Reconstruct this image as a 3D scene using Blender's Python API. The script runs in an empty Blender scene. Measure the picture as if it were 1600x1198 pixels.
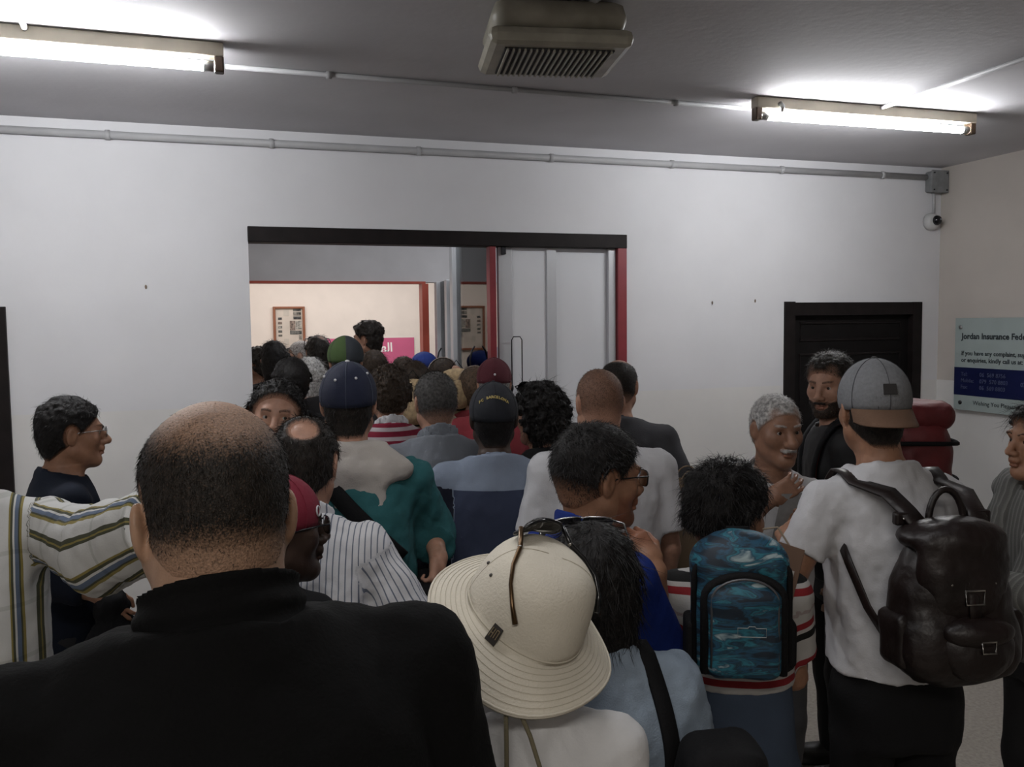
import bpy, bmesh, math, random
import numpy as np
from mathutils import Vector, Matrix
from mathutils.bvhtree import BVHTree

# ------------------------------------------------------------------ camera, world, exposure, room lights and fills
SC = bpy.context.scene
COL = SC.collection
CAM_Z, FPX = 1.9, 1344.5
YAW, PITCH, ROLL = 0.3149, 0.0690, 0.0116
fw = np.array([math.sin(YAW)*math.cos(PITCH), math.cos(YAW)*math.cos(PITCH), -math.sin(PITCH)])
r0 = np.array([math.cos(YAW), -math.sin(YAW), 0.0]); u0 = np.cross(r0, fw)
rt = math.cos(ROLL)*r0 - math.sin(ROLL)*u0
up = math.sin(ROLL)*r0 + math.cos(ROLL)*u0
CAM = np.array([0, 0, CAM_Z])
cam = bpy.data.cameras.new('camera'); camo = bpy.data.objects.new('camera', cam); COL.objects.link(camo)
cam.sensor_width = 36; cam.lens = 36*FPX/1600; cam.clip_start = 0.02
m = Matrix.Identity(4)
for i in range(3):
    m[i][0], m[i][1], m[i][2], m[i][3] = rt[i], up[i], -fw[i], CAM[i]
camo.matrix_world = m
SC.camera = camo
SC.view_settings.view_transform = 'Standard'; SC.view_settings.look = 'None'
SC.view_settings.gamma = 1; SC.view_settings.use_curve_mapping = False
SC.view_settings.exposure = 0.0
world = bpy.data.worlds.new('world'); SC.world = world; world.use_nodes = True
world.node_tree.nodes['Background'].inputs[0].default_value = (0.5, 0.55, 0.6, 1)
world.node_tree.nodes['Background'].inputs[1].default_value = 0.02
TUBE_POWER = 106          # emission strength of the two fluorescent tubes in the hall
REAR_POWER = 40          # added fill behind the camera, lifting the backs of the crowd
OFFICE_POWER = 43.0       # ceiling light of the bright office beyond the opening
VEST_POWER = 17.0  # added fill over the passage, brightens the lintel and the panes
MID_POWER = 11.0          # ceiling tube over the photographer, out of the frame

def area(name, loc, rot, sx, sy, power, col):
    l = bpy.data.lights.new(name, 'AREA'); l.shape = 'RECTANGLE'; l.size = sx; l.size_y = sy
    l.energy = power; l.color = col
    o = bpy.data.objects.new(name, l); COL.objects.link(o); o.location = loc; o.rotation_euler = rot
    return o
area('office_light', (1.0, 8.0, 2.72), (0, 0, 0), 2.6, 1.4, OFFICE_POWER, (1.0, 0.955, 0.94))
area('passage_fill_light', (1.6, 5.55, 2.92), (0, 0, 0), 2.4, 0.2, VEST_POWER, (0.95, 0.97, 1.0))
area('middle_hall_light', (.3, 1.55, 2.93), (0, 0, 0), 1.5, .06, MID_POWER, (0.98, 0.98, 1.0))
area('rear_fill_light', (-.6, -.9, 2.93), (0, 0, 0), 1.5, 0.12, REAR_POWER, (1.0, 0.95, 0.88))

def ray(px, py): return ((px-800)*rt - (py-599)*up)/FPX + fw
def at(px, py, zc): return CAM + ray(px, py)*zc
def on_y(px, py, Y):
    d = ray(px, py); return CAM + d*(Y/d[1])
def on_x(px, py, X):
    d = ray(px, py); return CAM + d*(X/d[0])
def on_z(px, py, Z):
    d = ray(px, py); return CAM + d*((Z-CAM_Z)/d[2])

# ------------------------------------------------------------------ materials
MATS = {}
def hexlin(r, g, b):
    f = lambda c: (c/255/12.92) if c <= 10 else ((c/255+.055)/1.055)**2.4
    return (f(r), f(g), f(b), 1)
def mat(name, col, rough=.7, metal=0, bump=0, bscale=200, var=.12, vscale=6, emis=None, alpha=None, trans=0, spec=.5, sheen=0, coat=0):
    if name in MATS: return MATS[name]
    M = bpy.data.materials.new(name); M.use_nodes = True
    nt = M.node_tree; N = nt.nodes; L = nt.links; b = N['Principled BSDF']
    if len(col) == 3: col = (*col, 1)
    b.inputs['Base Color'].default_value = col
    b.inputs['Roughness'].default_value = rough; b.inputs['Metallic'].default_value = metal
    b.inputs['Specular IOR Level'].default_value = spec
    b.inputs['Sheen Weight'].default_value = sheen; b.inputs['Coat Weight'].default_value = coat
    if trans: b.inputs['Transmission Weight'].default_value = trans
    if alpha is not None: b.inputs['Alpha'].default_value = alpha
    tc = N.new('ShaderNodeTexCoord')
    if var:
        n = N.new('ShaderNodeTexNoise'); n.inputs['Scale'].default_value = vscale; n.inputs['Detail'].default_value = 4
        L.new(tc.outputs['Object'], n.inputs['Vector'])
        r = N.new('ShaderNodeMapRange'); r.inputs[1].default_value = .3; r.inputs[2].default_value = .7
        r.inputs[3].default_value = 1-var; r.inputs[4].default_value = 1+var
        L.new(n.outputs['Fac'], r.inputs[0])
        x = N.new('ShaderNodeMix'); x.data_type = 'RGBA'; x.blend_type = 'MULTIPLY'; x.inputs[0].default_value = 1
        x.inputs[6].default_value = col; L.new(r.outputs[0], x.inputs[7]); L.new(x.outputs[2], b.inputs['Base Color'])
    if bump:
        n2 = N.new('ShaderNodeTexNoise'); n2.inputs['Scale'].default_value = bscale; n2.inputs['Detail'].default_value = 3
        L.new(tc.outputs['Object'], n2.inputs['Vector'])
        bp = N.new('ShaderNodeBump'); bp.inputs['Strength'].default_value = bump; bp.inputs['Distance'].default_value = .004
        L.new(n2.outputs['Fac'], bp.inputs['Height']); L.new(bp.outputs[0], b.inputs['Normal'])
    if emis:
        b.inputs['Emission Color'].default_value = (*emis[0], 1); b.inputs['Emission Strength'].default_value = emis[1]
    MATS[name] = M
    return M
def ramp_mat(name, vec, axis, period, stops, rough=.85, bump=.2, offset=0, interp='CONSTANT', second=None):
    """bands of colour repeating along one axis of the object's own (or cloth) coordinates"""
    if name in MATS: return MATS[name]
    M = bpy.data.materials.new(name); M.use_nodes = True
    nt = M.node_tree; N = nt.nodes; L = nt.links; b = N['Principled BSDF']
    b.inputs['Roughness'].default_value = rough; b.inputs['Specular IOR Level'].default_value = .2
    if vec == 'cloth':
        a = N.new('ShaderNodeAttribute'); a.attribute_name = 'cloth'; src = a.outputs['Vector']
    else:
        src = N.new('ShaderNodeTexCoord').outputs['Object']
    sep = N.new('ShaderNodeSeparateXYZ'); L.new(src, sep.inputs[0])
    def band(axis, period, stops, offset):
        d = N.new('ShaderNodeMath'); d.operation = 'MULTIPLY_ADD'; d.inputs[1].default_value = 1/period; d.inputs[2].default_value = offset+50
        L.new(sep.outputs[axis], d.inputs[0])
        fr = N.new('ShaderNodeMath'); fr.operation = 'FRACT'; L.new(d.outputs[0], fr.inputs[0])
        cr = N.new('ShaderNodeValToRGB'); cr.color_ramp.interpolation = interp
        e = cr.color_ramp.elements
        while len(e) < len(stops): e.new(.5)
        for i, (p, c) in enumerate(stops): e[i].position = p
        for i, (p, c) in enumerate(stops): e[i].color = c
        L.new(fr.outputs[0], cr.inputs[0]); return cr.outputs[0]
    c = band(axis, period, stops, offset)
    if second:
        c2 = band(*second[:3], 0)
        x = N.new('ShaderNodeMix'); x.data_type = 'RGBA'; x.blend_type = 'MULTIPLY'; x.inputs[0].default_value = second[3]
        L.new(c, x.inputs[6]); L.new(c2, x.inputs[7]); c = x.outputs[2]
    L.new(c, b.inputs['Base Color'])
    if bump:
        tc = N.new('ShaderNodeTexCoord')
        n2 = N.new('ShaderNodeTexNoise'); n2.inputs['Scale'].default_value = 260; L.new(tc.outputs['Object'], n2.inputs['Vector'])
        bp = N.new('ShaderNodeBump'); bp.inputs['Strength'].default_value = bump; bp.inputs['Distance'].default_value = .003
        L.new(n2.outputs['Fac'], bp.inputs['Height']); L.new(bp.outputs[0], b.inputs['Normal'])
    MATS[name] = M
    return M
def skin_mat(name, col, rough=.5):
    if name in MATS: return MATS[name]
    M = mat(name, col, rough, var=.14, vscale=40, bump=.12, bscale=350, spec=.4)
    nt = M.node_tree; N = nt.nodes; L = nt.links; b = N['Principled BSDF']
    at_ = N.new('ShaderNodeAttribute'); at_.attribute_name = 'tint'          # lips and shaved beard shade, part of the skin itself
    src = b.inputs['Base Color'].links[0].from_socket
    x = N.new('ShaderNodeMix'); x.data_type = 'RGBA'; x.blend_type = 'MULTIPLY'
    L.new(at_.outputs['Fac'], x.inputs[0]); L.new(src, x.inputs[6]); x.inputs[7].default_value = (.62, .36, .34, 1)
    L.new(x.outputs[2], b.inputs['Base Color'])
    b.inputs['Subsurface Weight'].default_value = .08; b.inputs['Subsurface Radius'].default_value = (.01, .004, .002)
    return M
def hair_mat(name, col, skin, grey=0):
    if name in MATS: return MATS[name]
    M = bpy.data.materials.new(name); M.use_nodes = True
    nt = M.node_tree; N = nt.nodes; L = nt.links; b = N['Principled BSDF']
    b.inputs['Roughness'].default_value = .55; b.inputs['Specular IOR Level'].default_value = .25
    tc = N.new('ShaderNodeTexCoord'); n = N.new('ShaderNodeTexNoise'); n.inputs['Scale'].default_value = 420; n.inputs['Detail'].default_value = 3
    L.new(tc.outputs['Object'], n.inputs['Vector'])
    at_ = N.new('ShaderNodeAttribute'); at_.attribute_name = 'hairiness'
    # hair where the clump noise lies under the local density, scalp elsewhere
    s = N.new('ShaderNodeMath'); s.operation = 'SUBTRACT'; L.new(at_.outputs['Fac'], s.inputs[0]); L.new(n.outputs['Fac'], s.inputs[1])
    mr = N.new('ShaderNodeMapRange'); mr.inputs[1].default_value = -.42; mr.inputs[2].default_value = .36; L.new(s.outputs[0], mr.inputs[0])
    n3 = N.new('ShaderNodeTexNoise'); n3.inputs['Scale'].default_value = 90; n3.inputs['Detail'].default_value = 5; L.new(tc.outputs['Object'], n3.inputs['Vector'])
    hv = N.new('ShaderNodeMix'); hv.data_type = 'RGBA'
    c = np.array(col[:3]); hv.inputs[6].default_value = (*(c*.55), 1); hv.inputs[7].default_value = (*(c*1.5+grey), 1)
    mr2 = N.new('ShaderNodeMapRange'); mr2.inputs[1].default_value = .35; mr2.inputs[2].default_value = .65; L.new(n3.outputs['Fac'], mr2.inputs[0])
    L.new(mr2.outputs[0], hv.inputs[0])
    x = N.new('ShaderNodeMix'); x.data_type = 'RGBA'; x.inputs[6].default_value = (*skin[:3], 1)
    L.new(hv.outputs[2], x.inputs[7]); L.new(mr.outputs[0], x.inputs[0]); L.new(x.outputs[2], b.inputs['Base Color'])
    bp = N.new('ShaderNodeBump'); bp.inputs['Strength'].default_value = .5; bp.inputs['Distance'].default_value = .003
    L.new(n.outputs['Fac'], bp.inputs['Height']); L.new(bp.outputs[0], b.inputs['Normal'])
    MATS[name] = M
    return M

# ------------------------------------------------------------------ object helpers
def mesh_obj(name, verts, faces, material=None, parent=None, smooth=False, loc=None):
    me = bpy.data.meshes.new(name)
    verts = np.asarray(verts, np.float32)
    if isinstance(faces, np.ndarray):
        k = faces.shape[1]; nf = len(faces)
        me.vertices.add(len(verts)); me.vertices.foreach_set('co', verts.ravel())
        me.loops.add(nf*k); me.loops.foreach_set('vertex_index', faces.astype(np.int32).ravel())
        me.polygons.add(nf); me.polygons.foreach_set('loop_start', np.arange(0, nf*k, k, dtype=np.int32))
        me.polygons.foreach_set('loop_total', np.full(nf, k, np.int32))
        me.update(calc_edges=True); me.validate()
    else:
        me.from_pydata(verts.tolist(), [], faces); me.update()
    if smooth: me.polygons.foreach_set('use_smooth', np.ones(len(me.polygons), bool))
    if material: me.materials.append(material)
    o = bpy.data.objects.new(name, me); COL.objects.link(o)
    if parent: o.parent = parent
    if loc is not None: o.location = loc
    return o
def tag(o, label=None, cat=None, group=None, kind=None):
    if label: o['label'] = label
    if cat: o['category'] = cat
    if group: o['group'] = group
    if kind: o['kind'] = kind
    return o
def empty(name, loc, rz=0, label=None, cat=None, group=None):
    o = bpy.data.objects.new(name, None); COL.objects.link(o); o.location = loc; o.rotation_euler = (0, 0, rz)
    o.empty_display_size = .1
    return tag(o, label, cat, group)
class MB:
    def __init__(s): s.v = []; s.f = []
    def box(s, lo, hi, bev=0):
        b = len(s.v); x0, y0, z0 = lo; x1, y1, z1 = hi
        s.v += [(x0,y0,z0),(x1,y0,z0),(x1,y1,z0),(x0,y1,z0),(x0,y0,z1),(x1,y0,z1),(x1,y1,z1),(x0,y1,z1)]
        s.f += [tuple(b+i for i in q) for q in ((3,2,1,0),(4,5,6,7),(0,1,5,4),(1,2,6,5),(2,3,7,6),(3,0,4,7))]
        return s
    def tube(s, pts, r, n=8, closed=False, flat=None, normals=None):
        """sweep; flat=(w,t) gives a strap of that width and thickness, its width across `normals`"""
        pts = [np.array(p, float) for p in pts]; b = len(s.v); m = len(pts)
        rr = r if hasattr(r, '__len__') else [r]*m
        prev = None
        for i, p in enumerate(pts):
            a = pts[(i-1) % m] if (closed or i > 0) else p; c = pts[(i+1) % m] if (closed or i < m-1) else p
            t = c-a; t = t/(np.linalg.norm(t)+1e-9)
            if normals is not None: nn = np.array(normals[i], float)
            elif prev is not None: nn = prev
            else: nn = np.array([0, 0, 1.0]) if abs(t[2]) < .9 else np.array([1.0, 0, 0])
            nn = nn - t*np.dot(nn, t); nn = nn/(np.linalg.norm(nn)+1e-9); prev = nn; bi = np.cross(t, nn)
            if flat:
                w, th = flat; w = w[i] if hasattr(w, '__len__') else w
                prof = [(-w/2, 0), (-w/2*.92, th*.9), (0, th), (w/2*.92, th*.9), (w/2, 0), (0, -th*.4)]
                for q, e in prof: s.v.append(tuple(p+bi*q+nn*e))
                n = len(prof)
            else:
                for k in range(n):
                    a_ = 2*math.pi*k/n; s.v.append(tuple(p+(nn*math.cos(a_)+bi*math.sin(a_))*rr[i]))
        for i in range(m if closed else m-1):
            j = (i+1) % m
            for k in range(n):
                s.f.append((b+i*n+k, b+i*n+(k+1) % n, b+j*n+(k+1) % n, b+j*n+k))
        if not closed:
            s.f.append(tuple(b+k for k in range(n))[::-1]); s.f.append(tuple(b+(m-1)*n+k for k in range(n)))
        return s
    def lathe(s, prof, n=32, c=(0, 0, 0), M=None, cap=True):
        b = len(s.v); m = len(prof)
        for r, z in prof:
            for k in range(n):
                a = 2*math.pi*k/n; p = np.array([r*math.cos(a), r*math.sin(a), z])
                if M is not None: p = M @ p
                s.v.append(tuple(p+np.array(c)))
        for i in range(m-1):
            for k in range(n): s.f.append((b+i*n+k, b+i*n+(k+1) % n, b+(i+1)*n+(k+1) % n, b+(i+1)*n+k))
        if cap:
            s.f.append(tuple(b+k for k in range(n))[::-1]); s.f.append(tuple(b+(m-1)*n+k for k in range(n)))
        return s
    def ball(s, c, r, n=10, m=7, M=None):
        rr = np.array(r if hasattr(r, '__len__') else (r, r, r)); b = len(s.v)
        for i in range(m+1):
            th = math.pi*i/m
            for k in range(n):
                a = 2*math.pi*k/n; p = np.array([math.sin(th)*math.cos(a), math.sin(th)*math.sin(a), -math.cos(th)])*rr
                if M is not None: p = M @ p
                s.v.append(tuple(p+np.array(c)))
        for i in range(m):
            for k in range(n): s.f.append((b+i*n+k, b+i*n+(k+1) % n, b+(i+1)*n+(k+1) % n, b+(i+1)*n+k))
        return s
    def quad(s, a, b_, c, d):
        b = len(s.v); s.v += [tuple(a), tuple(b_), tuple(c), tuple(d)]; s.f.append((b, b+1, b+2, b+3)); return s
    def build(s, name, material=None, parent=None, smooth=False, loc=None, bevel=0):
        o = mesh_obj(name, s.v, s.f, material, parent, smooth, loc)
        if bevel:
            bm = bmesh.new(); bm.from_mesh(o.data); bmesh.ops.remove_doubles(bm, verts=bm.verts, dist=1e-5)
            bmesh.ops.bevel(bm, geom=bm.edges[:], offset=bevel, segments=2, affect='EDGES', profile=.5)
            bm.to_mesh(o.data); bm.free()
        return o
def text(body, size, material, name='lettering', parent=None, M=None, align='LEFT', depth=.0004, spacing=1, bold=0):
    cu = bpy.data.curves.new(name, 'FONT'); cu.body = body; cu.size = size; cu.align_x = align; cu.extrude = depth
    cu.space_character = spacing; cu.offset = bold; cu.resolution_u = 2
    o = bpy.data.objects.new(name, cu); COL.objects.link(o)
    dg = bpy.context.evaluated_depsgraph_get(); dg.update()
    me = bpy.data.meshes.new_from_object(o.evaluated_get(dg)); bpy.data.objects.remove(o)
    me.materials.clear(); me.materials.append(material)
    o = bpy.data.objects.new(name, me); COL.objects.link(o)
    if M is not None: me.transform(M)
    if parent: o.parent = parent
    return o
# ------------------------------------------------------------------ room
WY = 5.094            # plane of the wall with the opening
RX = 4.985            # right wall
HC = 3.0
LX, BY = -2.7, -2.6
white = mat('white_wall_paint', (.66, .66, .68), .75, bump=.25, bscale=18, var=.03, vscale=3)
dadom = mat('lower_wall_gloss_paint', (.675, .665, .65), .5, bump=.2, bscale=18, var=.04, vscale=3)
cream = mat('cream_side_wall_paint', (.50, .46, .42), .75, bump=.25, bscale=18, var=.04, vscale=3)
ceilm = mat('grey_ceiling_paint', (.55, .54, .56), .8, bump=.3, bscale=25, var=.08, vscale=1.2)
floorm = mat('terrazzo_floor', (.32, .29, .25), .4, var=.2, vscale=60)
dark_wood = mat('dark_brown_wood', (.009, .0065, .0065), .6, var=.3, vscale=12, spec=.2)
door_wood = mat('dark_door_wood', (.006, .005, .005), .6, var=.3, vscale=12, spec=.15)
redm = mat('dark_red_paint', (.20, .022, .03), .45, var=.1)
orangem = mat('orange_red_paint', (.42, .075, .045), .45, var=.1)
alu = mat('aluminium_frame', (.52, .53, .55), .4, metal=.25, var=.04)
palem = mat('pale_grey_panel', (.42, .43, .46), .6, var=.03)
lintelm = mat('grey_lintel_paint', (.55, .54, .55), .7, var=.05)
officem = mat('cream_office_wall', (.78, .71, .64), .7, var=.03)

def struct(name, mb, m, bevel=0): 
    o = mb.build(name, m, bevel=bevel); o['kind'] = 'structure'; return o
OX0, OX1, OZ = .11, 2.439, 2.451
DX0, DX1, DZ = 3.649, 4.812, 2.022
LDX = -1.129
LD0 = -2.25
DAD = 1.452
def wall_boxes(z0, z1, mb):
    T = .16
    spans = []
    cuts = [(LD0, LDX, 2.017), (OX0, OX1, OZ), (DX0, DX1, DZ)]
    x = LX
    for a, b, h in cuts:
        mb.box((x, WY, z0), (a, WY+T, z1))
        if z1 > h: mb.box((a, WY, max(h, z0)), (b, WY+T, z1))
        x = b
    mb.box((x, WY, z0), (RX, WY+T, z1))
    return mb
struct('wall_front', wall_boxes(DAD, HC, MB()), white)
low = wall_boxes(0, DAD, MB())
struct('wall_front_dado', low, dadom)
struct('wall_right', MB().box((RX, BY, DAD), (RX+.15, WY+.16, HC)), cream)
struct('wall_right_dado', MB().box((RX-.003, BY, 0), (RX+.15, WY, DAD)), dadom)
struct('wall_left', MB().box((LX-.15, BY, 0), (LX, WY+.16, HC)), white)
struct('wall_back', MB().box((LX-.15, BY-.15, 0), (RX+.15, BY, HC)), cream)
struct('floor', MB().box((LX-.15, BY-.15, -.1), (RX+.15, 10, 0)), floorm)
struct('ceiling', MB().box((LX-.15, BY-.15, HC), (RX+.15, 10, HC+.1)), ceilm)

# opening frame : dark head board, red right jamb
o = empty('trim_1', (0, 0, 0)); o['kind'] = 'structure'
MB().box((OX0-.002, WY-.025, OZ-.075), (OX1+.002, WY+.10, OZ+.012)).build('head_board', dark_wood, o, bevel=.004)
MB().box((OX1-.062, WY-.02, 0), (OX1+.002, WY+.10, OZ-.02)).build('side_jamb', redm, o, bevel=.004)
MB().box((OX1-.115, WY+.01, 0), (OX1-.064, WY+.06, OZ-.076)).build('channel', alu, o, bevel=.003)

# right door : frame and slab with raised rails
d1 = empty('door_1', (0, 0, 0)); d1['kind'] = 'structure'
f = MB(); f.box((DX0-.005, WY-.02, 0), (DX0+.075, WY+.1, DZ+.01)); f.box((DX1-.075, WY-.02, 0), (DX1+.005, WY+.1, DZ+.005)); f.box((DX0+.07, WY-.018, DZ-.085), (DX1-.07, WY+.1, DZ+.004))
f.build('frame', dark_wood, d1)
MB().box((DX0+.075, WY+.03, .005), (DX1-.075, WY+.075, DZ-.085)).build('door_leaf', door_wood, d1)
for z0, z1 in ((DZ-.26, DZ-.14), (.98, 1.66), (.14, .86)):
    pm = MB(); x0, x1 = DX0+.15, DX1-.15
    pm.tube([(x0, WY+.03, z0), (x1, WY+.03, z0), (x1, WY+.03, z1), (x0, WY+.03, z1)], .010, 6, closed=True)
    pm.build('panel_moulding', dark_wood, d1)
hm = MB(); hm.tube([(DX1-.13, WY+.03, 1.02), (DX1-.13, WY-.02, 1.02), (DX1-.24, WY-.025, 1.02)], .009, 8); hm.build('door_handle', alu, d1, True)
# left door, its right jamb shows at the edge of the frame
d2 = empty('door_2', (0, 0, 0)); d2['kind'] = 'structure'
f = MB(); f.box((LD0-.004, WY-.02, 0), (LD0+.07, WY+.1, 2.02)); f.box((LDX-.07, WY-.02, 0), (LDX+.02, WY+.1, 2.02)); f.box((LD0+.07, WY-.018, 1.94), (LDX-.07, WY+.1, 2.02))
f.build('frame', dark_wood, d2)
MB().box((LD0+.07, WY+.03, .005), (LDX-.07, WY+.075, 1.94)).build('door_leaf', door_wood, d2)

# ---------------- beyond the opening : passage, lintel, office
PX = 1.555             # plane of the glazed side screen
LY = 6.62              # plane of the lintel wall
LZ = 2.232
struct('wall_passage_left', MB().box((-.25, WY+.16, 0), (-.1, 9.6, HC)), officem)
struct('wall_passage_right', MB().box((3.75, WY+.16, 0), (3.9, 9.6, HC)), palem)
lw = MB(); lw.box((-.1, LY, LZ), (3.75, LY+.12, HC)); lw.box((2.93, LY, 0), (3.75, LY+.12, LZ))
struct('wall_lintel', lw, lintelm)
struct('wall_office', MB().box((-.25, 9.2, 0), (3.9, 9.35, HC)), officem)
tr = empty('trim_2', (0, 0, 0)); tr['kind'] = 'structure'
MB().box((-.1, LY-.012, LZ-.012), (PX-.1, LY+.10, LZ+.006)).build('head_strip', orangem, tr)
MB().box((1.425, LY-.02, 0), (1.475, LY+.10, LZ-.012)).build('side_post', orangem, tr)

def glass(name, tint=(.93, .96, .97), haze=.0):
    if name in MATS: return MATS[name]
    M = bpy.data.materials.new(name); M.use_nodes = True; nt = M.node_tree; N = nt.nodes; L = nt.links
    N.remove(N['Principled BSDF']); out = N['Material Output']
    t = N.new('ShaderNodeBsdfTransparent'); t.inputs[0].default_value = (*tint, 1)
    g = N.new('ShaderNodeBsdfGlossy'); g.inputs['Roughness'].default_value = .02
    fr = N.new('ShaderNodeFresnel'); fr.inputs[0].default_value = 1.5
    mx = N.new('ShaderNodeMixShader'); L.new(fr.outputs[0], mx.inputs[0]); L.new(t.outputs[0], mx.inputs[1]); L.new(g.outputs[0], mx.inputs[2])
    last = mx
    if haze:
        df = N.new('ShaderNodeBsdfDiffuse'); df.inputs[0].default_value = (.86, .87, .90, 1)
        m2 = N.new('ShaderNodeMixShader'); m2.inputs[0].default_value = haze
        L.new(mx.outputs[0], m2.inputs[1]); L.new(df.outputs[0], m2.inputs[2]); last = m2
    L.new(last.outputs[0], out.inputs[0]); MATS[name] = M; return M
clear = glass('clear_glass'); veiled = glass('veiled_glass', (.95, .97, .98), .72)  # the pale diffuse share stands in for light reflected off the front panes
# glazed side screen running back from the opening
w1 = empty('window_1', (0, 0, 0)); w1['kind'] = 'structure'
fr = MB(); fr.box((PX-.035, WY-.015, 0), (PX+.005, WY+.06, OZ-.075)); fr.build('red_post', redm, w1, bevel=.003)
MB().box((PX-.035, 6.02, 0), (PX+.02, 6.10, 2.80)).build('post', alu, w1, bevel=.004)
MB().box((PX-.035, 6.20, 0), (PX+.02, 6.27, LZ)).build('post', alu, w1, bevel=.004)
MB().box((PX-.035, 6.52, 0), (PX+.02, 6.60, LZ)).build('post', alu, w1, bevel=.004)
MB().box((PX-.02, WY+.06, 2.80), (PX+.02, LY, HC)).build('top_rail', alu, w1)
for a, b, h in ((WY+.06, 6.02, 2.8), (6.10, 6.20, LZ), (6.27, 6.52, LZ)):
    MB().box((PX-.004, a, .02), (PX+.004, b, h)).build('pane', clear, w1)
# front sliding panes
w2 = empty('window_2', (0, 0, 0)); w2['kind'] = 'structure'
def xat(px): return on_y(px, 480, WY+.04)[0]
zt = OZ-.076
for a, b in ((778, 799), (853, 868)):
    MB().box((xat(a), WY+.02, .03), (xat(b), WY+.06, zt)).build('stile', alu, w2, bevel=.003)
MB().box((xat(778), WY+.02, 0), (xat(950), WY+.06, .06)).build('bottom_rail', alu, w2)
MB().box((xat(799)-.002, WY+.034, .06), (xat(853)+.002, WY+.042, zt)).build('pane', veiled, w2)
MB().box((xat(868)-.002, WY+.044, .06), (xat(950)+.002, WY+.052, zt)).build('pane', veiled, w2)
rb = MB(); c = on_y(786, 390, WY+.015); rb.box((c[0]-.014, WY-.005, c[2]-.03), (c[0]+.014, WY+.02, c[2]+.03)); rb.build('roller_bracket', mat('dark_steel', (.03, .03, .035), .4, metal=.7), w2, bevel=.003)
steel = MATS['dark_steel']
hb = MB(); a, b = on_y(797, 526, WY), on_y(813, 526, WY); c2 = on_y(813, 612, WY)
hb.tube([(a[0], WY+.02, c2[2]), (a[0], WY-.03, c2[2]), (a[0], WY-.03, a[2]-.02), (a[0]+.012, WY-.03, a[2]), (b[0]-.012, WY-.03, a[2]), (b[0], WY-.03, a[2]-.02), (b[0], WY-.03, c2[2]), (b[0], WY+.02, c2[2])], .0035, 8)
for xx in (a[0], b[0]): hb.ball((xx, WY-.03, c2[2]+.03), (.010, .012, .022))
hb.build('pull_handle', steel, w2, True)
for px, Y in ((690, 6.4), (742, 5.5)):
    q = on_x(px, 562, PX-.03); hh = MB()
    hh.tube([(PX-.03, q[1], q[2]-.10), (PX-.06, q[1]-.005, q[2]-.05), (PX-.065, q[1]-.008, q[2]), (PX-.05, q[1]-.002, q[2]+.06), (PX-.03, q[1], q[2]+.09)], .006, 8)
    hh.build('curved_handle', steel, w1, True)
# added low pale partition standing in for the crowd reflected in the front panes, a display panel on it
pz = on_y(820, 541, 6.3)[2]
struct('reflection_panel', MB().box((PX+.05, 6.28, 0), (3.7, 6.34, pz)), palem)

RXM = Matrix.Rotation(math.pi/2, 4, 'X')
# ---------------- office notice board and poster
nb0, nb1 = on_y(426, 479, 9.19), on_y(478, 552, 9.19)
nb = empty('notice_board', (nb0[0], 9.2, nb1[2]), 0, 'framed notice board with pinned prints on the cream office wall', 'notice board')
W_, H_ = nb1[0]-nb0[0], nb0[2]-nb1[2]
frm = mat('brown_wood_frame', (.26, .10, .05), .5)
for lo, hi in (((0, -.03, 0), (.026, 0, H_)), ((W_-.026, -.03, 0), (W_, 0, H_)), ((.026, -.03, 0), (W_-.026, 0, .022)), ((.026, -.03, H_-.022), (W_-.026, 0, H_))):
    MB().box(lo, hi).build('frame', frm, nb, bevel=.003)
MB().box((.02, -.012, .01), (W_-.02, -.002, H_-.01)).build('backing', mat('board_paper', (.58, .52, .45), .8), nb)
rng = random.Random(4)
def printm(i): 
    c = [(.10, .10, .09), (.16, .15, .13), (.06, .06, .06), (.22, .17, .14), (.28, .27, .24)][i % 5]
    return mat('print_%d' % (i % 5), c, .7, var=.9, vscale=40)
k = 0
for (u0_, v0_, u1_, v1_) in ((.66, .90, .95, .96), (.66, .81, .95, .88), (.66, .73, .95, .79), (.52, .50, .72, .70), (.74, .52, .96, .70), (.52, .41, .96, .49), (.85, .30, .96, .39), (.09, .72, .23, .77), (.09, .63, .23, .68), (.09, .54, .23, .59), (.09, .45, .23, .50), (.09, .37, .23, .41), (.30, .80, .5, .94), (.30, .2, .48, .32)):
    MB().box((.026+u0_*(W_-.052), -.015, v0_*H_), (.026+u1_*(W_-.052), -.012, v1_*H_)).build('print', printm(k) if k < 12 else mat('print_pale', (.5, .46, .4), .8), nb); k += 1
p0, p1 = on_y(582, 527, 9.19), on_y(647, 527, 9.19)
PW, PH = 1.05, .85
ps = empty('travel_poster', (p1[0]-PW, 9.198, p1[2]-PH), 0, 'pink and sky blue travel poster with white Arabic lettering on office wall', 'poster')
MB().box((0, -.006, 0), (PW, 0, PH)).build('sheet', mat('poster_blue', (.36, .50, .62), .5, var=.15, vscale=3), ps)
MB().quad((0, -.007, PH-.45), (PW*.5, -.007, PH-.32), (PW, -.007, PH-.24), (PW, -.007, PH)).quad((0, -.007, PH-.45), (PW, -.007, PH), (0, -.007, PH), (0, -.007, PH-.2)).build('pink_band', mat('poster_pink', (.58, .12, .24), .5, var=.05), ps)
tx = text('\uFE94\uFE92\uFED8\uFECC\uFEDF\uFE8D', .13, mat('poster_white', (.9, .88, .86), .6, var=0), 'lettering', ps, Matrix.Translation((PW-.235, -.0085, PH-.145)) @ RXM, align='RIGHT', bold=.003)
pl = MB()
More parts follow.
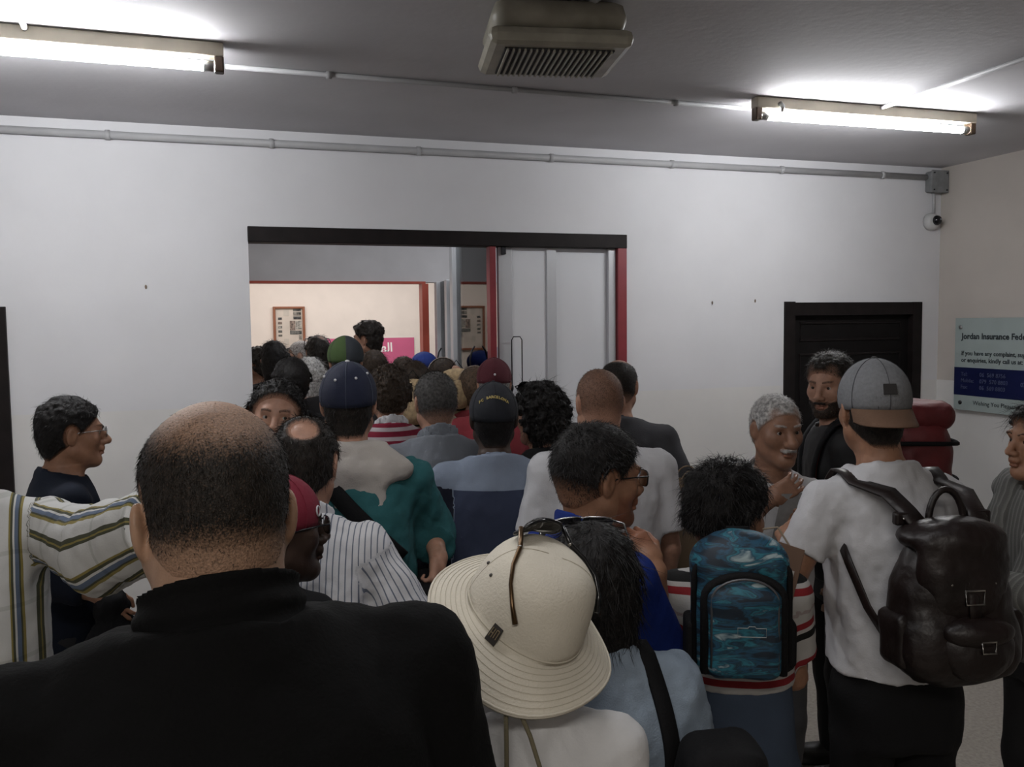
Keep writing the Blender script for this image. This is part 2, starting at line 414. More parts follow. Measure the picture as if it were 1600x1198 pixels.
for bx, h in ((.80, .42), (.60, .30), (.9, .25)):
    pl.tube([(bx+.03, -.008, .05), (bx+.01, -.008, h*.6), (bx-.02, -.008, .1+h)], .004, 4)
    for j in range(7):
        a = -1.2+.4*j; pl.tube([(bx-.02, -.008, .1+h*(.6+.06*j)), (bx-.02+.07*math.sin(a), -.008, .1+h*(.6+.06*j)+.05)], .003, 4)
pl.build('palm_print', mat('poster_dark', (.06, .08, .12), .6), ps)
mp0, mp1 = on_y(921, 512, 6.25), on_y(948, 560, 6.25)
mo = empty('display_panel', (mp0[0], 6.25, 0), 0, 'dark grey and navy display panel standing behind the glass panes', 'panel')
MB().box((0, 0, mp1[2]), (.14, .03, mp0[2])).build('upper_sheet', mat('panel_grey', (.10, .10, .105), .6), mo)
MB().box((-.015, -.01, pz-.35), (.15, .035, mp1[2])).build('lower_sheet', mat('panel_navy', (.02, .03, .05), .6), mo)
MB().box((.05, .005, 0), (.09, .025, pz-.35)).build('stand', steel, mo)

# ---------------- ceiling and wall fittings
tubem = mat('lit_tube', (1, 1, 1), .4, var=0, emis=((.97, .98, 1.0), TUBE_POWER))
battenm = mat('yellowed_batten', (.55, .50, .40), .5, var=.25, vscale=4)
endm = mat('aged_brown_lampholder', (.10, .06, .035), .5, var=.3)
capm = mat('tube_end_cap', (.5, .5, .5), .3, metal=.8)
def tube_light(name, A, B, label):
    A = np.array(A); B = np.array(B); L = np.linalg.norm(B-A); ang = math.atan2(B[1]-A[1], B[0]-A[0])
    t = empty(name, (A[0], A[1], HC), ang, label, 'light')
    MB().box((0, -.028, -.055), (L, .028, -.001)).build('batten', battenm, t, bevel=.005)
    m_ = MB(); m_.tube([(.03, -.0, -.088), (L-.03, -.0, -.088)], .019, 16); m_.build('tube', tubem, t, True)
    for x in (.0, L-.035):
        h = MB(); h.box((x, -.024, -.112), (x+.035, .024, -.05)); h.build('lampholder', endm, t, bevel=.006)
    for x0, x1 in ((.036, .075), (L-.075, L-.036)):
        m_ = MB(); m_.tube([(x0, 0, -.088), (x1, 0, -.088)], .0205, 14); m_.build('end_cap', capm, t, True)
    s_ = MB(); s_.tube([(.13, -.028, -.03), (.13, -.05, -.05), (.13, -.04, -.07)], .013, 8); s_.build('starter', capm, t, True)
    return t
lA, lB = on_z(350, 104, 2.915), on_z(0, 76, 2.915)
dv = (lB-lA)/np.linalg.norm(lB-lA)
tube_light('tube_light', lA+dv*1.53, lA, 'long lit fluorescent tube on yellowed batten, cut by the left frame edge')
rA, rB = on_z(1178, 180, 2.912), on_z(1520, 204, 2.912)
tube_light('tube_light', rA, rB, 'lit fluorescent tube with brown lampholder near the camera corner')
condm = mat('white_conduit', (.42, .42, .43), .5, var=.08)
def conduit(pts, r, name, label, clips=0):
    m_ = MB(); m_.tube(pts, r, 8); o = m_.build(name, condm, None, True); tag(o, label, 'conduit')
    if clips:
        a, b = np.array(pts[0]), np.array(pts[-1])
        for i in range(clips):
            p = a+(b-a)*((i+.5)/clips); q = MB(); q.tube([p-(b-a)/np.linalg.norm(b-a)*.012, p+(b-a)/np.linalg.norm(b-a)*.012], r+.006, 8)
            q.build('clip', condm, o, True)
    return o
zc_ = HC-.012
c1, c2 = on_z(352, 104, zc_), on_z(1172, 170, zc_)
conduit([c1, c2], .011, 'conduit', 'thin white conduit across the ceiling joining the two tube lights', 3)
conduit([(LX+.02, WY-.018, 2.925), (4.86, WY-.018, 2.925)], .021, 'conduit', 'thick white conduit along the top of the front wall', 9)
e1, e2 = on_z(882, 52, HC-.03), on_z(960, -25, zc_)
conduit([e1, e1+(e2-e1)*.2+np.array([0, 0, .012]), e2+(e2-e1)*2], .013, 'conduit', 'pale conduit running from the ceiling fan box out of frame')
g1, g2 = on_z(1372, 170, zc_), on_z(1600, 92, zc_)
conduit([g1, g2, g2+(g2-g1)*.4], .011, 'conduit', 'thin conduit running from the lit tube near the camera corner to the right edge')
k1, k2 = on_z(40, 48, zc_), on_z(18, -10, zc_)
conduit([k1, k2+(k2-k1)*2], .011, 'conduit', 'thin conduit running back from the tube at the left frame edge')
# fan box on the ceiling
cb = on_z(868, 104, HC-.19)
fb = empty('ceiling_fan_box', (cb[0], cb[1]+.03, HC), -.18, 'yellowed plastic ceiling fan box with louvred underside', 'fan box')
agedm = mat('yellowed_plastic', (.33, .31, .25), .45, var=.22, vscale=9)
MB().box((-.235, -.19, -.115), (.235, .19, -.001)).build('housing', agedm, fb, True, bevel=.05)
MB().box((-.25, -.205, -.165), (.25, .205, -.105)).build('cover', agedm, fb, bevel=.028)
MB().box((-.19, -.15, -.170), (.19, .15, -.155)).build('grille_recess', mat('grille_dark', (.02, .02, .02), .7), fb)
for i in range(19):
    x = -.18+.02*i; MB().box((x-.0035, -.15, -.178), (x+.0035, .15, -.166)).build('slat', agedm, fb)
sk = MB(); sk.tube([(.04, .12, -.02), (.04, .17, -.10)], .018, 8); sk.build('cable_gland', agedm, fb, True)
# junction box and dome camera in the corner
jb0 = on_y(1480, 287, WY)
boxm = mat('grey_junction_box', (.20, .205, .21), .5, var=.15, vscale=20)
jb = empty('junction_box', (4.9, WY, jb0[2]), 0, 'grey square junction box high in the right corner', 'junction box')
MB().box((-.07, -.07, -.075), (.075, 0, .075)).build('box', boxm, jb, bevel=.015)
MB().box((-.075, -.078, -.08), (.08, -.066, .08)).build('lid', boxm, jb, bevel=.006)
for sx in (-.055, .06):
    for sz in (-.06, .06):
        MB().tube([(sx, -.077, sz), (sx, -.083, sz)], .006, 8).build('screw', steel, jb)
dc = on_y(1476, 346, WY-.05)
cm = empty('dome_camera', (4.885, WY, dc[2]), 0, 'white security dome camera below the junction box', 'camera')
M_ = np.array([[1, 0, 0], [0, 0, -1], [0, 1, 0]], float)
MB().lathe([(.062, 0), (.062, .02), (.055, .045), (.04, .055)], 24, M=M_).build('base', mat('camera_white', (.5, .5, .5), .4), cm, True)
MB().ball((.012, -.055, .006), .036, 20, 14).build('dome', mat('camera_black', (.008, .008, .01), .08), cm, True)
MB().ball((.016, -.088, .010), .007, 10, 8).build('lens', mat('lens_glint', (.2, .2, .22), .05), cm, True)
MB().tube([(.005, -.03, .055), (.005, -.03, .14), (.0, -.03, jb0[2]-dc[2]-.07)], .011, 8).build('cable_tube', condm, cm, True)
# small fixing holes and nails left in the wall
nail = mat('wall_mark', (.16, .12, .09), .8)
for px, py in ((228, 448), (1113, 473), (1180, 470)):
    q = on_y(px, py, WY-.004); o = MB().ball((0, 0, 0), (.006, .004, .012)).build('nail_stub', nail, None, True, loc=q)
    tag(o, {228: 'small nail stub in the wall left of the opening', 1113: 'tiny nail stub in wall between opening and dark door, further from the door', 1180: 'tiny nail stub in wall just left of the dark door top'}[px], 'nail')
# ---------------- acrylic sign on the right wall
sg0 = on_x(1494, 497, RX-.03); sg1 = on_x(1494, 639, RX-.03)
SW, SH = 1.02, sg0[2]-sg1[2]
sg = empty('wall_sign', (RX-.03, sg0[1], sg1[2]), -math.pi/2, 'glassy sign with dark text and navy band on the right wall', 'sign')
MB().box((0, -.005, 0), (SW, .004, SH)).build('plate', mat('sign_plate', (.36, .42, .41), .25, var=.06, vscale=5), sg, bevel=.001)
b0, b1 = .245*SH, .54*SH
b1 = (on_x(1494, 573, RX-.03)[2]-sg1[2]); b0 = (on_x(1494, 616, RX-.03)[2]-sg1[2])
MB().box((0, -.0062, b0), (SW, -.005, b1)).build('navy_band', mat('sign_navy', (.008, .012, .06), .3, var=.05), sg)
inkm = mat('sign_ink', (.012, .02, .025), .5, var=0); wht = mat('sign_pale_print', (.085, .10, .16), .5, var=0)
def sgt(s, x, z, size, m_, bold=0, shear=0):
    o = text(s, size, m_, 'lettering', sg, Matrix.Translation((x, -.0065, z)) @ RXM, bold=bold); return o
sgt('Jordan Insurance Federation', .06, SH*.775, .058, inkm, .0016)
sgt('If you have any complaint, suggestion', .06, SH*.60, .043, inkm, .0008)
sgt('or enquiries, kindly call us at:', .06, SH*.525, .043, inkm, .0008)
bz = b1-b0
sgt('Tel:', .06, b0+bz*.70, .038, wht); sgt('06  569 8756', .22, b0+bz*.70, .040, wht)
sgt('Mobile:', .06, b0+bz*.47, .038, wht); sgt('079  570 8803', .22, b0+bz*.47, .040, wht); sgt('079-5', .55, b0+bz*.45, .040, wht)
sgt('Fax:', .06, b0+bz*.24, .038, wht); sgt('06  569 8803', .22, b0+bz*.24, .040, wht); sgt('www.', .62, b0+bz*.06, .03, wht)
sgt('Wishing You Pleasant Stay In Jordan', .17, b0*.42, .042, inkm)
for x, z in ((.05, SH-.065), (.06, b0*.5), (SW-.05, SH-.065), (SW-.06, b0*.5)):
    MB().tube([(x, .03, z), (x, -.012, z)], .014, 14).build('stand_off', mat('stand_off_steel', (.35, .36, .36), .3, metal=.8) if z > .3*SH else steel, sg, True)
# ------------------------------------------------------------------ solid field engine : rounded limbs merged into one surface
def smoothstep(a, b, x):
    t = np.clip((x-a)/(b-a), 0, 1); return t*t*(3-2*t)
def _hash(i, j, k):
    n = (i*374761393 + j*668265263 + k*1274126177) & 0x7fffffff
    n = ((n ^ (n >> 13))*1274126177) & 0x7fffffff
    return ((n ^ (n >> 16)) & 0xffff)/65535.0
def vnoise(p):
    f = np.floor(p); t = p-f; t = t*t*(3-2*t); i = f.astype(np.int64); r = 0
    for dx in (0, 1):
        for dy in (0, 1):
            for dz in (0, 1):
                w = (t[:, 0] if dx else 1-t[:, 0])*(t[:, 1] if dy else 1-t[:, 1])*(t[:, 2] if dz else 1-t[:, 2])
                r = r+w*_hash(i[:, 0]+dx, i[:, 1]+dy, i[:, 2]+dz)
    return r*2-1
class Field:
    def __init__(s, lo, hi, h):
        s.lo = np.array(lo, float); s.h = h; s.n = np.maximum(np.ceil((np.array(hi)-s.lo)/h).astype(int)+1, 4)
        s.F = np.full(s.n, .2, np.float32)
        s.ax = [(s.lo[i]+h*np.arange(s.n[i])).astype(np.float32) for i in range(3)]
    def block(s, lo, hi):
        a = np.clip(np.floor((np.array(lo)-s.lo)/s.h).astype(int), 0, s.n); b = np.clip(np.ceil((np.array(hi)-s.lo)/s.h).astype(int)+1, 0, s.n)
        if np.any(b <= a): return None, None
        sl = tuple(slice(a[i], b[i]) for i in range(3))
        return sl, (s.ax[0][sl[0]][:, None, None], s.ax[1][sl[1]][None, :, None], s.ax[2][sl[2]][None, None, :])
    def merge(s, sl, d, k, sub=False):
        A = s.F[sl]
        if sub:
            d = -d
            if k > 0:
                h = np.clip(.5-.5*(d-A)/k, 0, 1); s.F[sl] = A*h+d*(1-h)+k*h*(1-h) if False else (np.maximum(A, d)+np.maximum(k-np.abs(A-d), 0)**2/(4*k))
            else: s.F[sl] = np.maximum(A, d)
        else:
            s.F[sl] = np.minimum(A, d)-(np.maximum(k-np.abs(A-d), 0)**2/(4*k) if k > 0 else 0)
    def prim(s, P):
        kind, k = P[0], P[-1]; sub = kind.endswith('-'); kind = kind.rstrip('-')
        lo, hi = P[1]; pad = k+2*s.h
        sl, g = s.block(np.array(lo)-pad, np.array(hi)+pad)
        if sl is None: return
        s.merge(sl, P[2](*g), k, sub)
    def clip(s, fn, lo=None, hi=None):
        sl, g = s.block(lo if lo is not None else s.lo, hi if hi is not None else s.lo+s.n*s.h)
        if sl is not None: s.F[sl] = np.maximum(s.F[sl], fn(*g))
    def nets(s):
        F = s.F.copy()
        for a in range(3):
            sl = [slice(None)]*3
            for e in (0, -1):
                sl[a] = e; F[tuple(sl)] = np.maximum(F[tuple(sl)], 1e-3)
        I = F < 0; n = np.array(F.shape)-1
        cnt = np.zeros(n, np.int8)
        for dx in (0, 1):
            for dy in (0, 1):
                for dz in (0, 1): cnt += I[dx:n[0]+dx, dy:n[1]+dy, dz:n[2]+dz]
        c = np.argwhere((cnt > 0) & (cnt < 8))
        if len(c) == 0: return np.zeros((0, 3)), np.zeros((0, 4), np.int32)
        idx = np.full(n, -1, np.int64); idx[c[:, 0], c[:, 1], c[:, 2]] = np.arange(len(c))
        acc = np.zeros((len(c), 3)); num = np.zeros(len(c))
        corners = [(x, y, z) for x in (0, 1) for y in (0, 1) for z in (0, 1)]
        V = {q: F[c[:, 0]+q[0], c[:, 1]+q[1], c[:, 2]+q[2]] for q in corners}
        for q in corners:
            for a in range(3):
                if q[a] == 0:
                    r = list(q); r[a] = 1; r = tuple(r); v0, v1 = V[q], V[r]
                    mk = (v0 < 0) != (v1 < 0); den = np.where(mk, v0-v1, 1); t = np.where(mk, v0/den, 0)
                    pt = np.array(q, float)[None, :].repeat(len(c), 0); pt[:, a] = t
                    acc += pt*mk[:, None]; num += mk
        P = s.lo+(c+acc/num[:, None])*s.h
        faces = []
        for a in range(3):
            b, d = (a+1) % 3, (a+2) % 3
            s0 = [slice(1, -1)]*3; s0[a] = slice(0, -1); s1 = [slice(1, -1)]*3; s1[a] = slice(1, None)
            A, B = I[tuple(s0)], I[tuple(s1)]
            e = np.argwhere(A != B)
            if len(e) == 0: continue
            ins = A[e[:, 0], e[:, 1], e[:, 2]]
            base = e.copy(); base[:, b] += 1; base[:, d] += 1
            def cell(ob, od):
                q = base.copy(); q[:, b] += ob; q[:, d] += od; return idx[q[:, 0], q[:, 1], q[:, 2]]
            q = np.stack([cell(-1, -1), cell(0, -1), cell(0, 0), cell(-1, 0)], 1)
            q[~ins] = q[~ins][:, ::-1]; faces.append(q)
        return P, np.concatenate(faces).astype(np.int32)
def v_normals(V, F):
    n = np.cross(V[F[:, 2]]-V[F[:, 0]], V[F[:, 3]]-V[F[:, 1]]); N = np.zeros_like(V)
    for i in range(4): np.add.at(N, F[:, i], n)
    return N/(np.linalg.norm(N, axis=1, keepdims=True)+1e-12)
def relax(V, F, it, w=.5):
    for _ in range(it):
        S = np.zeros_like(V); c = np.zeros(len(V))
        for i in range(4):
            j = (i+1) % 4
            np.add.at(S, F[:, i], V[F[:, j]]); np.add.at(c, F[:, i], 1); np.add.at(S, F[:, j], V[F[:, i]]); np.add.at(c, F[:, j], 1)
        V = V*(1-w)+S/np.maximum(c, 1)[:, None]*w
    return V
def cone(a, b, ra, rb, k, cut=None):
    a = np.array(a, float); b = np.array(b, float); ab = b-a; L2 = float(ab@ab)+1e-12; r = max(ra, rb)
    def f(x, y, z):
        t = np.clip(((x-a[0])*ab[0]+(y-a[1])*ab[1]+(z-a[2])*ab[2])/L2, 0, 1)
        d = np.sqrt((x-a[0]-t*ab[0])**2+(y-a[1]-t*ab[1])**2+(z-a[2]-t*ab[2])**2)-(ra+(rb-ra)*t)
        if cut is not None: d = np.maximum(d, cut[1][0]*(x-cut[0][0])+cut[1][1]*(y-cut[0][1])+cut[1][2]*(z-cut[0][2]))
        return d
    return ('cone', (np.minimum(a, b)-r, np.maximum(a, b)+r), f, k)
def ell(c, r, k, R=None, sub=False):
    c = np.array(c, float); r = np.array(r, float); m = r.max()
    def f(x, y, z):
        x, y, z = x-c[0], y-c[1], z-c[2]
        if R is not None: x, y, z = [x*R[0][i]+y*R[1][i]+z*R[2][i] for i in range(3)]
        k0 = np.sqrt((x/r[0])**2+(y/r[1])**2+(z/r[2])**2); k1 = np.sqrt((x/r[0]**2)**2+(y/r[1]**2)**2+(z/r[2]**2)**2)
        return k0*(k0-1)/(k1+1e-6)
    return ('ell-' if sub else 'ell', (c-m, c+m), f, k)
def rbox(c, r, rad, k, R=None, sub=False):
    c = np.array(c, float); r = np.array(r, float); m = np.linalg.norm(r)+rad
    def f(x, y, z):
        x, y, z = x-c[0], y-c[1], z-c[2]
        if R is not None: x, y, z = [x*R[0][i]+y*R[1][i]+z*R[2][i] for i in range(3)]
        qx, qy, qz = np.abs(x)-r[0]+rad, np.abs(y)-r[1]+rad, np.abs(z)-r[2]+rad
        return np.sqrt(np.maximum(qx, 0)**2+np.maximum(qy, 0)**2+np.maximum(qz, 0)**2)+np.minimum(np.maximum(qx, np.maximum(qy, qz)), 0)-rad
    return ('box-' if sub else 'box', (c-m, c+m), f, k)
def loft(sec, k, n=2.5):
    """sections (z, half width, half depth, cx, cy) from low to high"""
    S = np.array(sec, float)
    zz = np.linspace(S[0, 0], S[-1, 0], 120)
    T = []
    for i in range(1, 5):
        v = np.interp(zz, S[:, 0], S[:, i]); ke = np.ones(7)/7; v2 = np.convolve(np.pad(v, 3, mode='edge'), ke, 'valid'); T.append(v2)
    def f(x, y, z):
        a, b, cx, cy = [np.interp(z, zz, t).astype(np.float32) for t in T]
        q = (np.abs((x-cx)/a)**n+np.abs((y-cy)/b)**n)**(1/n)
        d = (q-1)*np.minimum(a, b)
        return np.maximum(d, np.maximum(z-S[-1, 0], S[0, 0]-z))
    m = (S[:, 1].max(), S[:, 2].max())
    return ('loft', (np.array([(S[:, 3]-S[:, 1]).min(), (S[:, 4]-S[:, 2]).min(), S[0, 0]]), np.array([(S[:, 3]+S[:, 1]).max(), (S[:, 4]+S[:, 2]).max(), S[-1, 0]])), f, k)
def xform(prims, M, c, sc):
    """prims written in a local frame; M columns are the local axes in the parent frame"""
    out = []
    for P in prims:
        lo, hi = P[1]
        cs = np.array([[(lo, hi)[i][0], (lo, hi)[j][1], (lo, hi)[k][2]] for i in (0, 1) for j in (0, 1) for k in (0, 1)])*sc @ M.T+c
        def f(x, y, z, g=P[2]):
            x, y, z = x-c[0], y-c[1], z-c[2]
            return g(*[(x*M[0, i]+y*M[1, i]+z*M[2, i])/sc for i in range(3)])*sc
        out.append((P[0], (cs.min(0), cs.max(0)), f, P[-1]*sc))
    return out
def rotm(yaw=0, pitch=0, roll=0):
    """yaw left +, pitch down +, roll to own right +"""
    cy, sy = math.cos(yaw), math.sin(yaw); cp, sp = math.cos(-pitch), math.sin(-pitch); cr, sr = math.cos(roll), math.sin(roll)
    Z = np.array([[cy, -sy, 0], [sy, cy, 0], [0, 0, 1]]); X = np.array([[1, 0, 0], [0, cp, -sp], [0, sp, cp]]); Y = np.array([[cr, 0, sr], [0, 1, 0], [-sr, 0, cr]])
    return Z @ X @ Y

# ------------------------------------------------------------------ the figure
def head_prims(face=1, wide=1.0, nose=1.0, earz=0):
    P = [ell((0, -.012, .03), (.0745*wide, .098, .088), .0), ell((0, .026, -.028), (.061*wide, .066, .088), .035),
         ell((0, -.045, -.02), (.058*wide, .055, .06), .03)]
    for s in (-1, 1):
        P += [cone((s*.052*wide, .0, -.055), (s*.014, .07, -.098), .02, .02, .03), ell((s*.044*wide, .058, -.022), (.022, .022, .024), .025)]
    P += [ell((0, .078, -.102), (.022, .018, .018), .02)]
    if face:
        P += [cone((-.034, .082, .024), (.034, .082, .024), .012, .012, .018)]
        for s in (-1, 1): P.append(ell((s*.033, .111, .003), (.021, .022, .015), .012, sub=True))
        P += [cone((0, .090, .014), (0, .108+.009*nose, -.030), .008, .0125*nose, .014), ell((0, .096, -.056), (.024, .014, .012), .012)]
        for s in (-1, 1):
            P.append(ell((s*.014, .104, -.036), (.009, .012, .009), .008))
            P.append(ell((s*.0315, .0945, .004), (.0145, .0105, .0058), .002, sub=True))
        P += [ell((0, .0985, -.064), (.022, .010, .0055), .003), ell((0, .0975, -.075), (.019, .010, .0065), .003)]
    for s in (-1, 1):
        R = rotm(s*.32, 0, s*.10)
        P += [ell((s*.0785*wide, -.014, -.004+earz), (.0085, .019, .033), .008, R), ell((s*.0875*wide, -.008, .002+earz), (.006, .010, .019), .004, R, sub=True)]
    return P
def hand_prims(curl, spread=.06, thumb=.5, fist=False):
    """palm at the origin, fingers along +y, thumb on +x, palm faces -z"""
    P = [rbox((0, .045, 0), (.040, .048, .014), .013, 0), cone((0, -.02, 0), (0, .02, 0), .026, .028, .02)]
    for i, (x, L, r) in enumerate(((.030, .074, .0088), (.010, .083, .0092), (-.011, .077, .0088), (-.030, .060, .0078))):
        a = -spread*(i-1.5)*-1; p = np.array([x, .088-.006*abs(i-1.2), .002]); ang = 0
        for seg, fr in enumerate((.45, .31, .24)):
            ang += curl[i] if hasattr(curl, '__len__') else curl
            d = np.array([math.sin(a)*-1*math.cos(ang), math.cos(ang)*math.cos(a), -math.sin(ang)]); q = p+d*L*fr
            P.append(cone(p, q, r*(1-.09*seg), r*(1-.09*(seg+1)), .002 if seg else .006)); p = q
    b = np.array([.028, .012, -.004]); c = b+np.array([.026, .030, -.010-.01*thumb]); d = c+np.array([.010-.014*thumb, .028, -.010-.014*thumb]); e = d+np.array([-.006-.012*thumb, .022, -.004-.010*thumb])
    P += [cone(b, c, .016, .0125, .012), cone(c, d, .0112, .0102, .004), cone(d, e, .0100, .0082, .003)]
    return P
def orient(d, nrm):
    """columns: thumb axis, finger axis, back-of-hand axis"""
    d = np.array(d, float); d /= np.linalg.norm(d); n = np.array(nrm, float); n -= d*(n@d); n /= np.linalg.norm(n); x = np.cross(d, n)
    return np.stack([x, d, n], 1)

class Fig: pass
def person(px, py, d, rel=0, label='', group=None, s=None, w=1.0, g=1.0, lean=(0, .02), head=(0, 0, 0), hs=1.0, face=0, skin=None, wide=1.0,
           top=None, legs=None, shoe=None, hair=None, hairmat=None, arms=None, hands=None, eyes=False, q=None, belly=0, nose=1.0, neck=1.0,
           collar=None, vox=None, iris=None, headfwd=0.0, tint=0, waist=.99, earz=0):
    """(px,py) and depth give the point midway through the head; rel turns the figure from facing straight away (0) to its left (+)"""
    hp = at(px, py, d); az = math.atan2(hp[0], hp[1]); th = math.radians(rel)-az
    s = s or (hp[2]+.118*hs)/1.755
    f = Fig(); f.s = s; f.hs = hs; f.d = d
    lx, ly = lean[0], lean[1]
    f.lean = lambda z: np.array([lx, ly])*np.clip((z-.92*s)/(.70*s), 0, 1.15)
    hl = np.array([lx, ly+.028*s+headfwd, hp[2]])
    c, sn = math.cos(th), math.sin(th); R2 = np.array([[c, -sn, 0], [sn, c, 0], [0, 0, 1]])
    root = hp-R2 @ hl; root[2] = 0; f.R2, f.root0 = R2, root
    f.world = lambda p: R2 @ np.array(p)+root
    f.loc = lambda p: R2.T @ (np.array(p)-root)
    hy, hpi, hr = [math.radians(a) for a in head]
    f.HM = rotm(hy, hpi, hr); f.hc = hl
    fine = vox or (.0030 if d < 1.3 else .0042 if d < 2.5 else .0056 if d < 3.9 else .0078)
    if face and d < 4: fine = min(fine, .0036)
    mid = .008 if d < 2.5 else .011 if d < 3.9 else .015
    sk = skin or (.30, .17, .11)
    smat = skin_mat('skin_%d_%d_%d' % tuple(int(1000*v) for v in sk[:3]), sk)
    # --- joints
    L2 = lambda x, y, z: np.array([x+f.lean(z)[0], y+f.lean(z)[1], z])
    sh = {k: L2(k*.178*s*w, -.005, 1.405*s) for k in (-1, 1)}
    arms = arms or {}; f.sh = sh; f.el = {}; f.wr = {}; f.hd = {}
    for k in (-1, 1):
        a = arms.get(k)
        if a is not None and a[0] == 'ik':
            _, tgt, pole, hdv, hnv = a
            v2l = lambda v: R2.T @ (rt*v[0]+up*v[1]+fw*v[2])
            W = f.loc(at(*tgt)); dv_ = W-sh[k]; D_ = np.linalg.norm(dv_); l1, l2 = .29*s, .255*s
            if D_ > (l1+l2)*.995: W = sh[k]+dv_/D_*(l1+l2)*.995; dv_ = W-sh[k]; D_ = np.linalg.norm(dv_)
            u_ = dv_/D_; a1 = (l1*l1-l2*l2+D_*D_)/(2*D_); hgt = math.sqrt(max(l1*l1-a1*a1, 1e-6))
            pl_ = v2l(pole); pl_ = pl_-u_*(pl_@u_); pl_ /= np.linalg.norm(pl_)+1e-9
            el = sh[k]+u_*a1+pl_*hgt; wr = W; hd = (v2l(hdv), v2l(hnv))
        elif a is None:
            el = sh[k]+np.array([k*.045, -.02, -.285])*s; wr = el+np.array([-k*.005, .075, -.235])*s; hd = (np.array([-k*.08, .25, -1.0]), np.array([k*1.0, .1, 0]))
        else:
            el = sh[k]+np.array(a[0])*s; wr = el+np.array(a[1])*s; hd = (np.array(a[2], float), np.array(a[3], float)) if len(a) > 2 else (wr-el, np.array([k, 0, .2]))
        f.el[k], f.wr[k], f.hd[k] = el, wr, hd
    nb = L2(0, -.022*s, 1.468*s)
    # --- body field
    sec = [(.80, .165, .115), (.92, .170, .120), (1.05, .150, .108), (1.2, .158, .115), (1.32, .164, .120), (1.40, .152, .104), (1.445, .112, .080), (1.48, .070, .062), (1.51, .054, .054)]
    tors = [(z*s, a*s*w*.93, (b+belly*max(0, 1-abs(z-1.05)/.25)*.6)*s*g*.93, *(np.array([0, -.005 + (belly*.5*max(0, 1-abs(z-1.05)/.25))*s])+f.lean(z*s))) for z, a, b in sec]
    body = [loft(tors, .0)]
    nr = .056*hs*neck*min(1.08, .5+.5*w)
    hn = f.hc+f.HM @ np.array([0, -.022, -.055])*hs
    body.append(cone(nb, hn, nr*1.0, nr*.98, .02)); body.append(cone(L2(0, .02*s, 1.46*s), f.hc+f.HM @ np.array([0, .015, -.085])*hs, nr*.7, nr*.72, .03))
    for k in (-1, 1):
        body += [cone(nb+np.array([0, .01, -.012]), sh[k], .038*s, .042*s, .04*s), cone(sh[k], f.el[k], .049*s*math.sqrt(g), .038*s, .02*s), cone(f.el[k], f.wr[k], .0385*s, .026*s, .012*s)]
        hip = np.array([k*.088*s*w, -.005, .90*s]); kn = np.array([k*.098*s, .01, .48*s]); an = np.array([k*.10*s, -.02, .085*s])
        body += [cone(hip, kn, .078*s, .052*s, .03*s), cone(kn, an, .052*s, .034*s, .02*s)]
        f.hip, f.kn, f.an = (f.hip if hasattr(f, 'hip') else {}), (f.kn if hasattr(f, 'kn') else {}), (f.an if hasattr(f, 'an') else {})
        f.hip[k], f.kn[k], f.an[k] = hip, kn, an
    hd_p = xform(head_prims(face, wide, nose, earz), f.HM, f.hc, hs)
    hands = hands or {}; hand_p = {}
    for k in (-1, 1):
        hh = hands.get(k, dict(curl=.32)); pr = hand_prims(hh.get('curl', .3), hh.get('spread', .05), hh.get('thumb', .5))
        M = orient(*f.hd[k]); pr2 = pr
        hx = -1 if np.dot(M[:, 0], np.array([0, 1, 0])) < 0 and not hh.get('keep') else 1
        hx = hh.get('hx', hx)
        M = M*np.array([hx, 1, 1]); hand_p[k] = xform(pr2, M, f.wr[k]+M[:, 1]*.018*s, .93*s*hs**.3)
    allp = body+hd_p+hand_p[-1]+hand_p[1]
    lo = np.min([p[1][0] for p in allp], 0)-.02; hi = np.max([p[1][1] for p in allp], 0)+.02; lo[2] = max(lo[2], .02)
    def field(lo, hi, h):
        F = Field(lo, hi, h)
        for p in allp: F.prim(p)
        return F
    boxes = [(f.hc-np.array([.135, .15, .165])*hs, f.hc+np.array([.135, .15, .155])*hs, fine)]
    for k in (-1, 1):
        l = np.min([p[1][0] for p in hand_p[k]], 0)-.006; h_ = np.max([p[1][1] for p in hand_p[k]], 0)+.006
        if k in hands: boxes.append((l, h_, min(fine, .0045)))
    F0 = field(lo, hi, mid*1.8); V, Q = F0.nets()
    fields = []
    VV, QQ, off = [], [], 0
    def put(V, Q):
        nonlocal off
        used = np.unique(Q); mp = np.full(len(V), -1); mp[used] = np.arange(len(used)); VV.append(V[used]); QQ.append(mp[Q]+off); off += len(used)
    cq = V[Q].mean(1)
    keep = np.ones(len(Q), bool)
    for l, h_, fv in boxes: keep &= ~np.all((cq > l+mid*1.6) & (cq < h_-mid*1.6), 1)
    put(V, Q[keep])
    for l, h_, fv in boxes:
        F1 = field(l, h_, fv); V1, Q1 = F1.nets(); fields.append(F1)
        c1_ = V1[Q1].mean(1); ok = np.all((c1_ > l+fv*1.2) & (c1_ < h_-fv*1.2), 1)
        if len(Q1): put(relax(V1, Q1, 1, .4), Q1[ok])
    V = np.concatenate(VV); Q = np.concatenate(QQ)
    o = mesh_obj('person', V, Q, smat, None, True); f.o = o
    o.location = root; o.rotation_euler = (0, 0, th); f.th = th
    tag(o, label, 'person', group)
    hq = (V-f.hc) @ f.HM/hs
    f.headq = hq
    tn = np.zeros(len(V), np.float32)
    if face:
        tn = (.55*smoothstep(1.15, .8, np.sqrt((hq[:, 0]/.024)**2+((hq[:, 2]+.0695)/.0125)**2))*(hq[:, 1] > .085)).astype(np.float32)
        beard = smoothstep(.03, .0, np.abs(hq[:, 2]+.09)-.035)*(hq[:, 1] > .02); tn = np.maximum(tn, beard.astype(np.float32)*tint)
    at_ = o.data.attributes.new('tint', 'FLOAT', 'POINT'); at_.data.foreach_set('value', tn)
